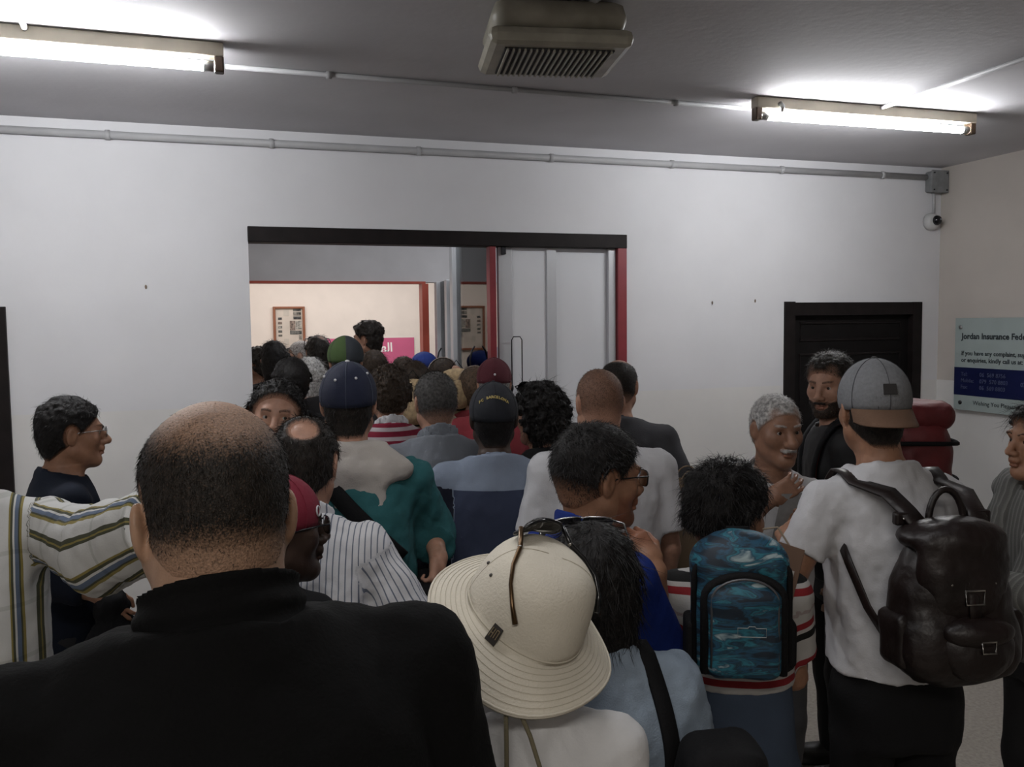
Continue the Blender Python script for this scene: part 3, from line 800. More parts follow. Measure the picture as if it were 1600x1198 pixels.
    if face:
        im = mat('iris_brown', (.02, .011, .006), .15, var=0); wm = mat('eye_white', (.36, .34, .32), .25, var=.03)
        for k in (-1, 1):
            mb = MB(); R = f.HM @ rotm(iris[0] if iris else 0, iris[1] if iris else 0)
            mb.ball((0, 0, 0), .0122*hs, 14, 10); e = mb.build('eye', wm, o, True, loc=f.hc+f.HM @ np.array([k*.0315, .0755, .004])*hs)
            ir = MB(); ir.lathe([(.0001, .0002), (.0055*hs, -.0003), (.0058*hs, -.002)], 14, M=R @ np.array([[1, 0, 0], [0, 0, 1], [0, -1, 0]]), c=R @ np.array([0, .0122, 0])*hs, cap=False)
            ir.build('iris', im, e, True)
    # --- clothes
    f.bvh = {}
    if top: dress(f, **top, w=w, g=g, belly=belly, mid=mid, nb=nb, L2=L2, nr=nr)
    trousers(f, legs or mat('dark_trousers', (.012, .012, .014), .85), shoe or mat('black_shoes', (.012, .011, .01), .5), mid, w, g, waist)
    if hair: make_hair(f, fields[0], fine, hair, hairmat, sk)
    return f
def wrinkle(V, N, amp, sc, seed, stretch=(1, 1, 1)):
    p = V*np.array(stretch)*sc+seed*7.31
    n = vnoise(p)+.5*vnoise(p*2.1+3)+.25*vnoise(p*4.3+9)
    return V+N*(n*amp)[:, None]
def to_mesh(f, name, V, Q, m_, attrs=None):
    o = mesh_obj(name, V, Q, m_, f.o, True)
    for k, v in (attrs or {}).items():
        if v.ndim == 2: a = o.data.attributes.new(k, 'FLOAT_VECTOR', 'POINT'); a.data.foreach_set('vector', v.astype(np.float32).ravel())
        else: a = o.data.attributes.new(k, 'FLOAT', 'POINT'); a.data.foreach_set('value', v.astype(np.float32))
    return o
def dress(f, m, hem=.86, sleeve=.6, infl=.014, loose=.012, w=1, g=1, belly=0, mid=.01, nb=None, L2=None, nr=.056, neckr=.0, name='shirt', collar=None, cmat=None, cuffr=1.0, amp=.004, vneck=0, sleevemat=None, h=None, seed=1, flare=0, puff=0, open_=False):
    s = f.s
    sec = [(hem-.03, .180+flare, .128+flare*.6), (.92, .180+flare*.6, .130+flare*.4), (1.05, .170, .126), (1.2, .170, .124), (1.32, .170, .124), (1.40, .160, .108), (1.445, .120, .086), (1.485, .078, .068), (1.52, .060, .060)]
    tors = [(z*s, a*s*w+infl*.6, (b+belly*max(0, 1-abs(z-1.05)/.28))*s*g+infl*.6, *(np.array([0, -.005+(belly*.55*max(0, 1-abs(z-1.05)/.28))*s])+f.lean(z*s))) for z, a, b in sec]
    P = [loft(tors, .0), cone(nb-np.array([0, .0, .05*s]), nb, nr*1.1+infl*.8, nr*1.06+infl*.55, .05*s)]
    for k in (-1, 1):
        P.append(cone(nb+np.array([0, .01, -.012]), f.sh[k]+np.array([0, 0, .004]), .040*s+infl*.4, .044*s+infl*.8, .05*s))
        sl = sleeve[k] if isinstance(sleeve, dict) else sleeve
        a, b, c = f.sh[k], f.el[k], f.wr[k]
        r0_, r1_, r2_ = (.046*math.sqrt(g)*s+infl*.9+puff*.6), (.040*s+infl+loose+puff)*cuffr, (.030*s+infl*.8+loose*.6+puff)*cuffr
        if sl <= 0: continue
        if sl <= 1:
            e = a+(b-a)*sl; P.append(cone(a, e+(b-a)*.25, r0_, (r0_+(r1_-r0_)*sl)+loose*.4, .03*s, (e, (b-a)/np.linalg.norm(b-a))))
        else:
            e = b+(c-b)*(sl-1); P += [cone(a, b, r0_, r1_, .03*s), cone(b, e+(c-b)*.2, r1_, r1_+(r2_-r1_)*(sl-1), .015*s, (e, (c-b)/np.linalg.norm(c-b)))]
    lo = np.min([p[1][0] for p in P], 0)-.03; hi = np.max([p[1][1] for p in P], 0)+.03; lo[2] = max(lo[2], hem*s-.03)
    h = h or mid*1.2
    F = Field(lo, hi, h)
    for p in P: F.prim(p)
    F.clip(lambda x, y, z: hem*s-z+0*x+0*y)
    ny = f.lean(1.47*s)[1]
    F.clip(lambda x, y, z: (z-1.497*s+.25*(y-ny))*.9+0*x)
    hn_ = f.hc+f.HM @ np.array([0, -.022, -.055])*f.hs
    nc = L2(0, .012*s, 1.40*s); Pn = cone(nc, hn_+(hn_-nb)*.5, nr*1.10+neckr, nr*1.16+neckr, .006)
    fn_ = Pn[2]; py_, pz_ = f.lean(1.47*s)[1]-.05*s, 1.472*s
    F.prim(('cone-', Pn[1], lambda x, y, z: np.maximum(fn_(x, y, z), (pz_-.55*(y-py_)-vneck*np.maximum(0, 1-np.abs(x)/.06)*(y > .02))-z), .006))
    V, Q = F.nets(); V = relax(V, Q, 1, .4); N = v_normals(V, Q)
    V = wrinkle(V, N, amp*s, 11, seed, (1, 1, .55)); V = wrinkle(V, N, amp*.5*s, 26, seed+5, (1, 1, .8))
    cl = V.copy()
    for k in (-1, 1):
        a, b, c = f.sh[k], f.el[k], f.wr[k]
        u1 = (b-a)/np.linalg.norm(b-a); u2 = (c-b)/np.linalg.norm(c-b)
        t1 = (V-a) @ u1; l1 = np.linalg.norm(b-a); t2 = (V-b) @ u2
        d1 = np.linalg.norm(V-a-np.clip(t1, 0, l1)[:, None]*u1, axis=1); d2 = np.linalg.norm(V-b-np.clip(t2, 0, 1)[:, None]*u2, axis=1)
        on = ((np.minimum(d1, d2) < .10*s+puff*2) & (k*(V[:, 0]-f.lean(1.2*s)[0]) > .155*s*w) & (np.maximum(t1, t2) > .015))
        along = np.where(t2 > 0, l1+t2, t1); base = np.where((t2 > 0)[:, None], b+np.clip(t2, 0, 1)[:, None]*u2, a+np.clip(t1, 0, l1)[:, None]*u1)
        ref = np.cross(u1, [0, 1.0, 0]); ref = ref/np.linalg.norm(ref); ref2 = np.cross(u1, ref)
        rel_ = V-base; around = np.arctan2(rel_ @ ref2, rel_ @ ref)*.06*s
        cl[on] = np.stack([around, along, along], 1)[on]+np.array([0, 0, 10.0])
    o = to_mesh(f, name, V, Q, m, {'cloth': cl}); f.shirt = o
    f.bvh['top'] = BVHTree.FromPolygons(V.tolist(), Q.tolist())
    f.topV = V
    if collar:
        kind, cm = collar
        hn = f.hc+f.HM @ np.array([0, -.022, -.055])*f.hs; ax = hn-nb; ax = ax/np.linalg.norm(ax)
        H0, H1 = {'turtle': (-.03, .064), 'polo': (-.02, .036), 'crew': (-.012, .012), 'shirt': (-.02, .042)}[kind]
        th = {'turtle': .010, 'polo': .006, 'crew': .005, 'shirt': .007}[kind]
        cc = nb+np.array([0, .012*s, 0]) ; Ra = nr*1.16+.006; Rb = nr*1.08+.006+(.012 if kind in ('polo', 'shirt') else 0)
        F = Field(cc-.16*s, cc+.16*s, .005 if f.d < 2.4 else .0075)
        g_ = (F.ax[0][:, None, None], F.ax[1][None, :, None], F.ax[2][None, None, :])
        x, y, z = g_[0]-cc[0], g_[1]-cc[1], g_[2]-cc[2]
        t = x*ax[0]+y*ax[1]+z*ax[2]; rr = np.sqrt(np.maximum((x-t*ax[0])**2+((y-t*ax[1])*.92)**2+(z-t*ax[2])**2, 0))
        tt = t+.35*(y-t*ax[1]) if kind != 'turtle' else t+.12*(y-t*ax[1])
        rad = Ra+(Rb-Ra)*np.clip(t/.05, -.4, 1)+ (.035*np.clip(-t/.03, 0, 1)**2 if kind in ('polo', 'shirt', 'crew') else .02*np.clip(-t/.03, 0, 1)**2)
        if kind == 'turtle': rad = rad+.0035*np.sin(t/.016*math.pi)
        F.F = np.maximum(np.abs(rr-rad)-th*.6, np.maximum(tt-H1, H0-tt)).astype(np.float32)+0*F.F
        if kind in ('polo', 'shirt'): F.F = np.maximum(F.F, np.where(y > 0, .012-np.abs(x), -1)).astype(np.float32)
        V2, Q2 = F.nets()
        if len(Q2): to_mesh(f, 'collar', relax(V2, Q2, 1, .4), Q2, cm, {'cloth': V2})
    return o
def trousers(f, m_, shoem, mid, w, g, waist=.99):
    s = f.s; h = max(mid, .011)*1.5
    P = [loft([(.78*s, .168*s*w, .122*s*g, 0, -.005), (.90*s, .172*s*w, .126*s*g, 0, -.005), (waist*s, .164*s*w, .121*s*g, f.lean(waist*s)[0], f.lean(waist*s)[1]-.005)], 0)]
    for k in (-1, 1): P += [cone(f.hip[k], f.kn[k], .088*s*math.sqrt(g), .066*s, .03*s), cone(f.kn[k], f.an[k]+np.array([0, 0, -.03*s]), .066*s, .056*s, .02*s)]
    lo = np.min([p[1][0] for p in P], 0)-.03; hi = np.max([p[1][1] for p in P], 0)+.03
    F = Field(lo, hi, h)
    for p in P: F.prim(p)
    F.clip(lambda x, y, z: .06*s-z+0*x+0*y)
    V, Q = F.nets(); N = v_normals(V, Q); V = wrinkle(V, N, .006*s, 12, 3, (1, 1, .6)); to_mesh(f, 'trousers', V, Q, m_)
    for k in (-1, 1):
        x, y = f.an[k][0], f.an[k][1]
        F = Field((x-.06*s, y-.09*s, 0.001), (x+.06*s, y+.22*s, .13*s), .015)
        for p in (ell((x, y+.05*s, .045*s), (.046*s, .125*s, .045*s), 0), cone((x, y-.01, .05*s), (x, y, .10*s), .046*s, .042*s, .02), rbox((x, y+.05*s, .014), (.047*s, .135*s, .013), .012, .008)): F.prim(p)
        V, Q = F.nets(); to_mesh(f, 'shoe', V, Q, shoem)

def make_hair(f, F, fine, H, hm, sk):
    """H: T thickness, line (front hairline), bald list, vols (head-local prims), rough noise, strands, beard ..."""
    g0, g1, g2 = F.ax; X, Y, Z = np.meshgrid(g0, g1, g2, indexing='ij')
    p = np.stack([X-f.hc[0], Y-f.hc[1], Z-f.hc[2]], -1) @ f.HM/f.hs
    x, y, z = p[..., 0], p[..., 1], p[..., 2]
    def dens(x, y, z):
        nape = H.get('nape', -.088)
        mm = np.where(y > 0, z+.012-H.get('front', 1.03)*y, z+.012+np.minimum(-y, .078)*(-nape-.012)/.075)
        # sideburn and clearance around the ears
        de = np.sqrt(((np.abs(x)-.086)/.024)**2+((y+.014)/.028)**2+((z+.004)/.042)**2)
        d_ = smoothstep(-.010, .014, mm)*smoothstep(.85, 1.15, de)
        temple = H.get('temple', 0)
        if temple: d_ = d_*(1-temple*smoothstep(.03, .0, np.sqrt((np.abs(x)-.05)**2+(y-.075)**2+(z-.075)**2)-.012))
        for c, r_in, r_out, amt in H.get('bald', ()):
            dd = np.sqrt((x-c[0])**2+(y-c[1])**2+(z-c[2])**2); d_ = d_*(1-amt*(1-smoothstep(r_in, r_out, dd)))
        fade = H.get('fade')
        if fade: d_ = d_*(1-.65*smoothstep(fade[0], fade[1], z+.25*y))
        return d_
    def extra(x, y, z):
        e = np.zeros_like(x)
        if H.get('brow'):
            ax_ = np.abs(x); zz = .0265+.004*np.sin(np.clip((ax_-.014)/.034, 0, 1)*2.4)
            e = np.maximum(e, smoothstep(.0065, .002, np.abs(z-zz))*smoothstep(.010, .015, ax_)*smoothstep(.052, .046, ax_)*(y > .05)*.6)
        if H.get('stache'): e = np.maximum(e, smoothstep(.0085, .003, np.abs(z+.0535+.25*np.maximum(np.abs(x)-.012, 0)))*smoothstep(.030, .022, np.abs(x))*(y > .06)*H['stache'])
        if H.get('beard'):
            lim = -.045-.3*np.maximum(.06-np.abs(x), 0)
            b_ = smoothstep(.006, -.010, z-lim)*smoothstep(-.01, .02, y+.2*0)*smoothstep(-.135, -.115, z)
            b_ = b_*smoothstep(.9, 1.2, np.sqrt((x/.026)**2+((z+.069)/.0145)**2)+(y < .06))
            side = smoothstep(.028, .012, np.abs(y-.012))*smoothstep(.05, .06, np.abs(x))*smoothstep(.02, .0, z)*smoothstep(-.08, -.07, z)
            e = np.maximum(e, np.maximum(b_, side)*H['beard'])
        return e
    base = F.F
    D = dens(x, y, z); E = extra(x, y, z); T = H.get('T', .01)
    crown = H.get('crown', 1.0)
    thick = D*T*(1+(crown-1)*smoothstep(.02, .10, z))
    if H.get('rough'):
        pn = p.reshape(-1, 3)
        n = (vnoise(pn*H.get('rs', 55)+1.7)+.6*vnoise(pn*H.get('rs', 55)*2.2+5)).reshape(x.shape); thick = thick*(1+H['rough']*n)
    hf = np.minimum(base-thick*f.hs*(D > .02)+.0025*(D <= .02)+.003*(1-np.clip(D*6, 0, 1)), base-E*.0045*f.hs+.003*(1-np.clip(E*6, 0, 1)))
    G = Field(F.lo, F.lo+(F.n-1)*F.h, F.h)
    lo_, hi_ = F.lo, F.lo+(F.n-1)*F.h
    vols = H.get('vols', ())
    if vols:
        vp = xform(vols, f.HM, f.hc, f.hs)
        lo_ = np.minimum(lo_, np.min([q[1][0] for q in vp], 0)-.03); hi_ = np.maximum(hi_, np.max([q[1][1] for q in vp], 0)+.03)
        a = np.ceil((F.lo-lo_)/F.h).astype(int); lo_ = F.lo-a*F.h
        G = Field(lo_, hi_, F.h); sl = tuple(slice(a[i], a[i]+F.n[i]) for i in range(3)); n0 = G.F[sl].shape
        G.F[sl] = hf[:n0[0], :n0[1], :n0[2]]
        for q in vp: G.prim(q)
    else: G.F = hf.astype(np.float32)
    V, Q = G.nets()
    if len(Q) == 0: return
    N = v_normals(V, Q); hq = (V-f.hc) @ f.HM/f.hs
    if H.get('disp'): V = V+N*((vnoise(hq*H.get('ds', 70))+.6*vnoise(hq*H.get('ds', 70)*2.3+4))*H['disp']*f.hs)[:, None]
    dn = np.maximum(dens(hq[:, 0], hq[:, 1], hq[:, 2]), extra(hq[:, 0], hq[:, 1], hq[:, 2]))
    if vols: dn = np.maximum(dn, H.get('voldens', 1)*(np.min([q[2](V[:, 0], V[:, 1], V[:, 2]) for q in vp if not q[0].endswith('-')], 0) < .008))
    kf = (dn[Q] > 1e-4).any(1)                                  # what lies under the skin is left out
    used = np.unique(Q[kf]); mp = np.full(len(V), -1); mp[used] = np.arange(len(used))
    V, N, hq, dn, Q = V[used], N[used], hq[used], dn[used], mp[Q[kf]].astype(np.int32)
    if len(Q) == 0: return
    o = None
    # strands standing out of the surface
    ns = H.get('strands', 0)
    if ns:
        rg = np.random.default_rng(7); wgt = dn**1.5; wgt[hq[:, 2] < -.11] = 0 if not vols else wgt[hq[:, 2] < -.11]
        ii = rg.choice(len(V), ns, p=wgt/wgt.sum()); P0 = V[ii]-N[ii]*.001; n = N[ii]
        flow = np.array(H.get('flow', (0, -.3, -1.0))) @ f.HM.T
        fl = flow-(n @ flow)[:, None]*n; fl /= np.linalg.norm(fl, axis=1, keepdims=True)+1e-6
        L = H.get('len', .012)*f.hs*(.6+.8*rg.random(ns))[:, None]*(.3+.7*dn[ii])[:, None]
        jit = rg.normal(size=(ns, 3))*H.get('mess', .25)
        up_ = H.get('lift', .6)
        P1 = P0+(n*up_+fl*(1-up_*.5)+jit)*L*.5; P2 = P1+(n*up_*.3+fl+jit*1.3)*L*.5
        sd = np.cross(n, fl+jit*.3); sd /= np.linalg.norm(sd, axis=1, keepdims=True)+1e-6; sd = sd+n*rg.uniform(-1.2, 1.2, (ns, 1)); sd /= np.linalg.norm(sd, axis=1, keepdims=True)+1e-6; wd = H.get('wid', .0006)*1.25
        st = np.stack([P0-sd*wd, P0+sd*wd, P1-sd*wd*.8, P1+sd*wd*.8, P2-sd*wd*.12, P2+sd*wd*.12], 1).reshape(-1, 3)
        b = len(V)+6*np.arange(ns)[:, None]
        sq = np.concatenate([b+np.array(q_) for q_ in ((0, 1, 3, 2), (2, 3, 5, 4))])
        V = np.concatenate([V, st]); Q = np.concatenate([Q, sq]).astype(np.int32); dn = np.concatenate([dn, np.full(6*ns, 1.2)])
    o = to_mesh(f, 'hair', V, Q, hm, {'hairiness': dn*H.get('cover', 1.0)})
    f.hair = o; f.bvh['hair'] = BVHTree.FromPolygons(V.tolist(), Q.tolist())
    return o
# ------------------------------------------------------------------ accessories
def hl2(f, p): return f.hc+f.HM @ (np.array(p)*f.hs)
def dome_cap(f, m, rad=(.085, .110, .098), c=(0, -.012, .034), zedge=.020, name='cap', tilt=0, brim=None, brim_m=None, brim_len=.072, droop=.22, seams=None, button=None, back_cut=False):
    R = f.HM @ rotm(0, tilt, 0); hs = f.hs
    T = lambda p: f.hc+R @ (np.array(p)*hs)
    e0 = math.asin(max(-.5, min(.9, (zedge-c[2])/rad[2])))
    prof = [(math.cos(e0)*.96, zedge-c[2])]+[(math.cos(e0+(math.pi/2-e0)*i/12), rad[2]*math.sin(e0+(math.pi/2-e0)*i/12)) for i in range(13)]
    prof[-1] = (.001, prof[-1][1])
    prof += [(r*.955, z*.955-.0005) for r, z in prof[:0:-1]]
    mb = MB(); mb.lathe(prof, 36, c=T(c), M=R @ np.diag([rad[0], rad[1], 1])*hs, cap=False)
    o = mb.build(name, m, f.o, True)
    P = lambda az, el, off=0: T(np.array(c)+np.array([(rad[0]+off)*math.sin(az)*math.cos(el), (rad[1]+off)*math.cos(az)*math.cos(el), (rad[2]+off)*math.sin(el)]))
    if seams:
        for k in range(6):
            sm = MB(); az = k*math.pi/3+math.pi*(0 if brim is None else 0)
            sm.tube([P(az, e0+(math.pi/2-e0)*i/9, .0006) for i in range(10)], .0011*hs, 5); sm.build('seam', seams, o, True)
    if button: MB().ball(T((c[0], c[1], c[2]+rad[2])), (.008*hs, .008*hs, .005*hs), 10, 6).build('button', button, o, True)
    if brim is not None:
        b = MB(); nu, nv = 18, 6
        for side in (0, 1):
            for i in range(nu+1):
                u = -1+2*i/nu
                for j in range(nv+1):
                    v = j/nv; az = brim+u*1.08; rr = 1+0*v
                    px_ = (rad[0]*rr)*math.sin(az); py_ = (rad[1]*rr)*math.cos(az)
                    ext = brim_len*v*math.sqrt(max(0, 1-(u*.96)**2))
                    q = np.array([px_+ext*math.sin(brim), py_+ext*math.cos(brim), zedge-c[2]+.004-droop*ext-.022*v*u*u-(.0035 if side else 0)])+np.array(c)
                    b.v.append(tuple(T(q)))
        n1 = (nu+1)*(nv+1)
        for i in range(nu):
            for j in range(nv):
                a = i*(nv+1)+j; q = (a, a+1, a+nv+2, a+nv+1); b.f.append(q); b.f.append(tuple(n1+t for t in q[::-1]))
            a = i*(nv+1)+nv; b.f.append((a, n1+a, n1+a+nv+1, a+nv+1))
        b.build('brim', brim_m or m, o, True)
    return o, P, T
def glasses(f, m, up_=0, back=0, lens=None, name='glasses', parent=True, wide=.066, size=(.024, .019), pitch=0, off=(0, 0, 0), R=None, temples=.105, labels=None, rim=.0016, origin=None):
    """spectacles at the eyes of figure f, or shifted (up_, back) to sit on the hair"""
    A = f.HM @ rotm(0, pitch, 0); hs = f.hs
    base = np.array([0, .112-back, .004+up_])+np.array(off)
    T = lambda p: f.hc+f.HM @ ((base+rotm(0, pitch, 0) @ np.array(p))*hs)
    mb = MB()
    for sx in (-1, 1):
        pts = []
        for k in range(18):
            a = 2*math.pi*k/18; ca, sa = math.cos(a), math.sin(a)
            e = .65; pts.append(T((sx*.033+size[0]*math.copysign(abs(ca)**e, ca), -.006*abs(sx*.033+size[0]*ca)/.05, size[1]*math.copysign(abs(sa)**e, sa))))
        mb.tube(pts, rim*hs, 6, closed=True)
        mb.tube([T((sx*(.033+size[0]), -.006, .008)), T((sx*wide*1.06, -.014, .009)), T((sx*wide*1.16, -.05, .008)), T((sx*wide*1.17, -temples, .004)), T((sx*wide*1.14, -temples-.022, -.018))], rim*1.05*hs, 6)
    mb.tube([T((-.010, 0, .005)), T((0, .002, .008)), T((.010, 0, .005))], rim*hs, 6)
    if parent: o = mb.build(name, m, f.o, True); pr = o
    else:
        o = mb.build('frame', m, None, True); pr = empty(name, f.world(T((0, 0, 0))), f.th)
        o.parent = pr; off_ = T((0, 0, 0))
        o.data.transform(Matrix.Translation(-Vector(off_)))
    if lens:
        for sx in (-1, 1):
            l = MB(); n = 18; ctr = T((sx*.033, -.004, 0))
            ring = []
            for k in range(n):
                a = 2*math.pi*k/n; ca, sa = math.cos(a), math.sin(a); e = .65
                ring.append(T((sx*.033+size[0]*math.copysign(abs(ca)**e, ca)*.97, -.006*abs(sx*.033+size[0]*ca)/.05, size[1]*.97*math.copysign(abs(sa)**e, sa))))
            l.v = [tuple(p) for p in ring]+[tuple(p+(f.HM @ np.array([0, -.0016, 0]))) for p in ring]; l.f = [tuple(range(n)), tuple(range(2*n-1, n-1, -1))]+[(k, n+k, n+(k+1) % n, (k+1) % n) for k in range(n)]
            lo = l.build('lens', lens, pr)
            if not parent: lo.data.transform(Matrix.Translation(-Vector(off_)))
    return pr if not parent else o
def strap_pts(f, ctr, e1, e2, a0, a1, n=26, off=.003, bv='top', start=.7):
    """walk round the clothed torso in the plane (e1, e2) through ctr, dropping points on its surface"""
    ctr = np.array(ctr, float); e1 = np.array(e1, float); e1 /= np.linalg.norm(e1); e2 = np.array(e2, float); e2 -= e1*(e1@e2); e2 /= np.linalg.norm(e2)
    pts, nor = [], []
    for i in range(n):
        a = math.radians(a0+(a1-a0)*i/(n-1)); d = e1*math.cos(a)+e2*math.sin(a)
        hit = f.bvh[bv].ray_cast(Vector(ctr+d*start), Vector(-d), start)
        if hit[0] is None: continue
        p = np.array(hit[0])+d*off; pts.append(p); nor.append(d)
    P = np.array(pts)
    if len(P) > 4:
        for _ in range(4):
            Q = P.copy(); Q[1:-1] = (P[:-2]+2*P[1:-1]+P[2:])/4
            out = np.einsum('ij,ij->i', Q-ctr, np.array(nor)) >= np.einsum('ij,ij->i', P-ctr, np.array(nor))-.002
            P = np.where(out[:, None], Q, P)
    return list(P), nor
def strap(f, parent, m, ctr, e1, e2, a0, a1, width=.035, th=.004, off=.003, name='strap', n=26, extra=None, start=.7):
    pts, nor = strap_pts(f, ctr, e1, e2, a0, a1, n, off, 'top', start)
    if extra: pts = list(extra)+pts; nor = [np.array([0, -.8, .6])]*len(extra)+nor
    mb = MB(); mb.tube(pts, 0, flat=(width, th), normals=nor)
    return mb.build(name, m, parent, True), pts
def thing_at(f, name, label, cat, group=None):
    """top-level empty that shares the wearer's frame"""
    o = bpy.data.objects.new(name, None); COL.objects.link(o); o.location = f.root0; o.rotation_euler = (0, 0, f.th); o.empty_display_size = .1
    return tag(o, label, cat, group)
def soft(name, prims, h, m, parent, amp=0, sc=14, seed=2, clip=None):
    lo = np.min([p[1][0] for p in prims if not p[0].endswith('-')], 0)-.02; hi = np.max([p[1][1] for p in prims if not p[0].endswith('-')], 0)+.02
    F = Field(lo, hi, h)
    for p in prims: F.prim(p)
    if clip: F.clip(clip)
    V, Q = F.nets(); V = relax(V, Q, 1, .4)
    if amp: V = wrinkle(V, v_normals(V, Q), amp, sc, seed)
    return mesh_obj(name, V, Q, m, parent, True)
def crossbody(f, m, label, right_hip=True, width=.04, bag=True, name='crossbody_bag', zc=1.2, e=(.55, .75)):
    t = thing_at(f, name, label, 'bag'); s = f.s; k = 1 if right_hip else -1
    c = np.array([0, -.005, zc*s])+np.array([*f.lean(zc*s), 0])
    e1 = np.array([-k*e[0], 0, e[1]]); strap(f, t, m, c, e1, (0, -1, 0), -125, 150, width, .005, .005, 'strap', 50, None, .275)
    if bag:
        bc = np.array([k*.235*s, -.02, (zc-.34)*s]); soft('pouch', [rbox(bc, (.045, .11, .09), .03, 0)], .009, m, t)
        MB().tube([bc+np.array([k*.048, -.08, .03]), bc+np.array([k*.048, .08, .03])], .004, 6).build('zip', MATS['dark_steel'], t, True)
    return t

# ------------------------------------------------------------------ cloth and hair colours
knit = mat('black_knit', (.003, .003, .0033), .95, bump=.3, spec=.15)
blackc = mat('black_cotton', (.008, .008, .009), .9, bump=.2, spec=.2)
navy = mat('navy_cotton', (.008, .011, .020), .9, bump=.2, spec=.2)
wtee = mat('white_jersey', (.52, .52, .54), .9, bump=.2, var=.05, spec=.2)
wshirt = mat('white_poplin', (.60, .60, .61), .85, bump=.2, var=.05, spec=.2)
teal = mat('teal_jersey', (.028, .112, .122), .9, bump=.25, var=.1, spec=.2)
greyk = mat('oatmeal_grey_knit', (.42, .39, .36), .95, bump=.4, bscale=320, var=.08, spec=.1)
gshirt = mat('grey_blue_twill', (.17, .185, .21), .9, bump=.3, bscale=300, var=.1, spec=.2)
charc = mat('charcoal_jersey', (.05, .05, .055), .9, bump=.2, spec=.2)
royal = mat('royal_blue_polo', (.006, .022, .16), .85, bump=.25, spec=.25)
denim = mat('pale_blue_denim', (.235, .29, .36), .9, bump=.35, bscale=320, var=.15, vscale=14, spec=.2)
jean = mat('blue_jeans', (.045, .062, .095), .9, bump=.3, var=.15, spec=.2)
greyp = mat('grey_trousers', (.07, .07, .075), .85)
tanp = mat('khaki_trousers', (.16, .13, .09), .85)
pinks = mat('pale_pink_shirt', (.45, .40, .41), .9, bump=.2, spec=.2)
leather = mat('dark_brown_leather', (.010, .0055, .005), .42, bump=.5, bscale=45, var=.4, vscale=8, spec=.4)
straw = mat('woven_straw', (.42, .31, .18), .9, bump=.6, bscale=160, var=.25, vscale=60)
webb = mat('black_webbing', (.006, .006, .007), .8, bump=.3, spec=.2)
SK = dict(light=(.44, .27, .20), mid=(.38, .21, .145), tan=(.30, .155, .095), brown=(.24, .125, .08), dark=(.040, .022, .015), red=(.34, .205, .135))
def HAIR(c, sk): 
    cc = dict(black=(.006, .005, .005), dark=(.013, .010, .008), brown=(.030, .019, .012), lbrown=(.085, .055, .035), grey=(.16, .155, .15), dgrey=(.045, .042, .04), white=(.36, .35, .34), buzz=(.060, .030, .018))[c]
    return hair_mat('hair_%s_%s' % (c, sk), cc, SK[sk], .02 if 'grey' in c else 0)
lensd = mat('dark_lens', (.006, .006, .007), .05, spec=.8); framed = mat('black_frame', (.006, .006, .007), .25)
lensc = glass('spectacle_lens', (.92, .93, .95)); metalf = mat('silver_frame', (.4, .4, .4), .25, metal=1)
gilt = mat('bronze_frame', (.10, .06, .03), .3, metal=.8)

pinstripe = ramp_mat('pinstripe_cotton', 'cloth', 0, .0145, [(0, (.62, .62, .64, 1)), (.74, (.16, .18, .23, 1)), (.94, (.62, .62, .64, 1))], interp='CONSTANT')
redstripe = ramp_mat('red_striped_pique', 'obj', 2, .040, [(0, (.40, .35, .36, 1)), (.42, (.17, .012, .03, 1))], interp='CONSTANT')
_w, _o, _k, _b = (.50, .50, .49, 1), (.22, .18, .06, 1), (.060, .062, .040, 1), (.10, .13, .19, 1)
plaid = ramp_mat('plaid_cotton', 'cloth', 0, .095, [(0, _w), (.30, _o), (.335, _k), (.38, _w), (.42, _b), (.50, _k), (.53, _o), (.58, _w), (.80, _k), (.86, _o), (.89, _k), (.93, _w)], interp='CONSTANT', second=(2, .12, [(0, (1, 1, 1, 1)), (.62, (.72, .73, .70, 1)), (.70, (1, 1, 1, 1))], .6))
volunteer = ramp_mat('two_blue_shirt', 'cloth', 2, 20.0, [(0, (.036, .045, .080, 1)), (.0635, (.19, .225, .29, 1)), (.3, (.012, .013, .024, 1))], interp='CONSTANT')
jersey = ramp_mat('striped_jersey', 'cloth', 2, .10, [(0, (.40, .39, .38, 1)), (.45, (.22, .02, .025, 1)), (.62, (.42, .40, .39, 1)), (.72, (.012, .012, .012, 1)), (.9, (.40, .39, .38, 1))], interp='CONSTANT')
scarfm = ramp_mat('grey_marl_scarf', 'obj', 0, .018, [(0, (.20, .20, .19, 1)), (.5, (.11, .11, .105, 1))], interp='LINEAR', bump=.5)
redtop = mat('red_top', (.22, .02, .03), .85)
jacket = mat('black_jacket', (.008, .008, .009), .6, spec=.3)
# ------------------------------------------------------------------ the people, front of the picture to the back
short = lambda **k: dict(dict(T=.009, strands=1500, len=.014, rough=.2), **k)
# balding man in black turtleneck, nearest
bald = person(334, 785, 1.0, rel=7, label='large balding man in a black turtleneck seen from behind, nearest of the crowd', w=1.22, g=1.3, neck=1.2, s=1.05, earz=-.018, skin=SK['red'], wide=1.03, lean=(0, .03),
    top=dict(m=knit, sleeve=1.95, infl=.022, loose=.02, name='turtleneck', collar=('turtle', knit), amp=.006), belly=.06,
    hair=dict(T=.0045, bald=[((.0, -.035, .120), .045, .105, .60), ((0, .03, .12), .05, .10, .5)], fade=(-.015, -.07), strands=12000, len=.006, lift=.4, wid=.00035, nape=-.058, cover=.95), hairmat=HAIR('dark', 'red'))
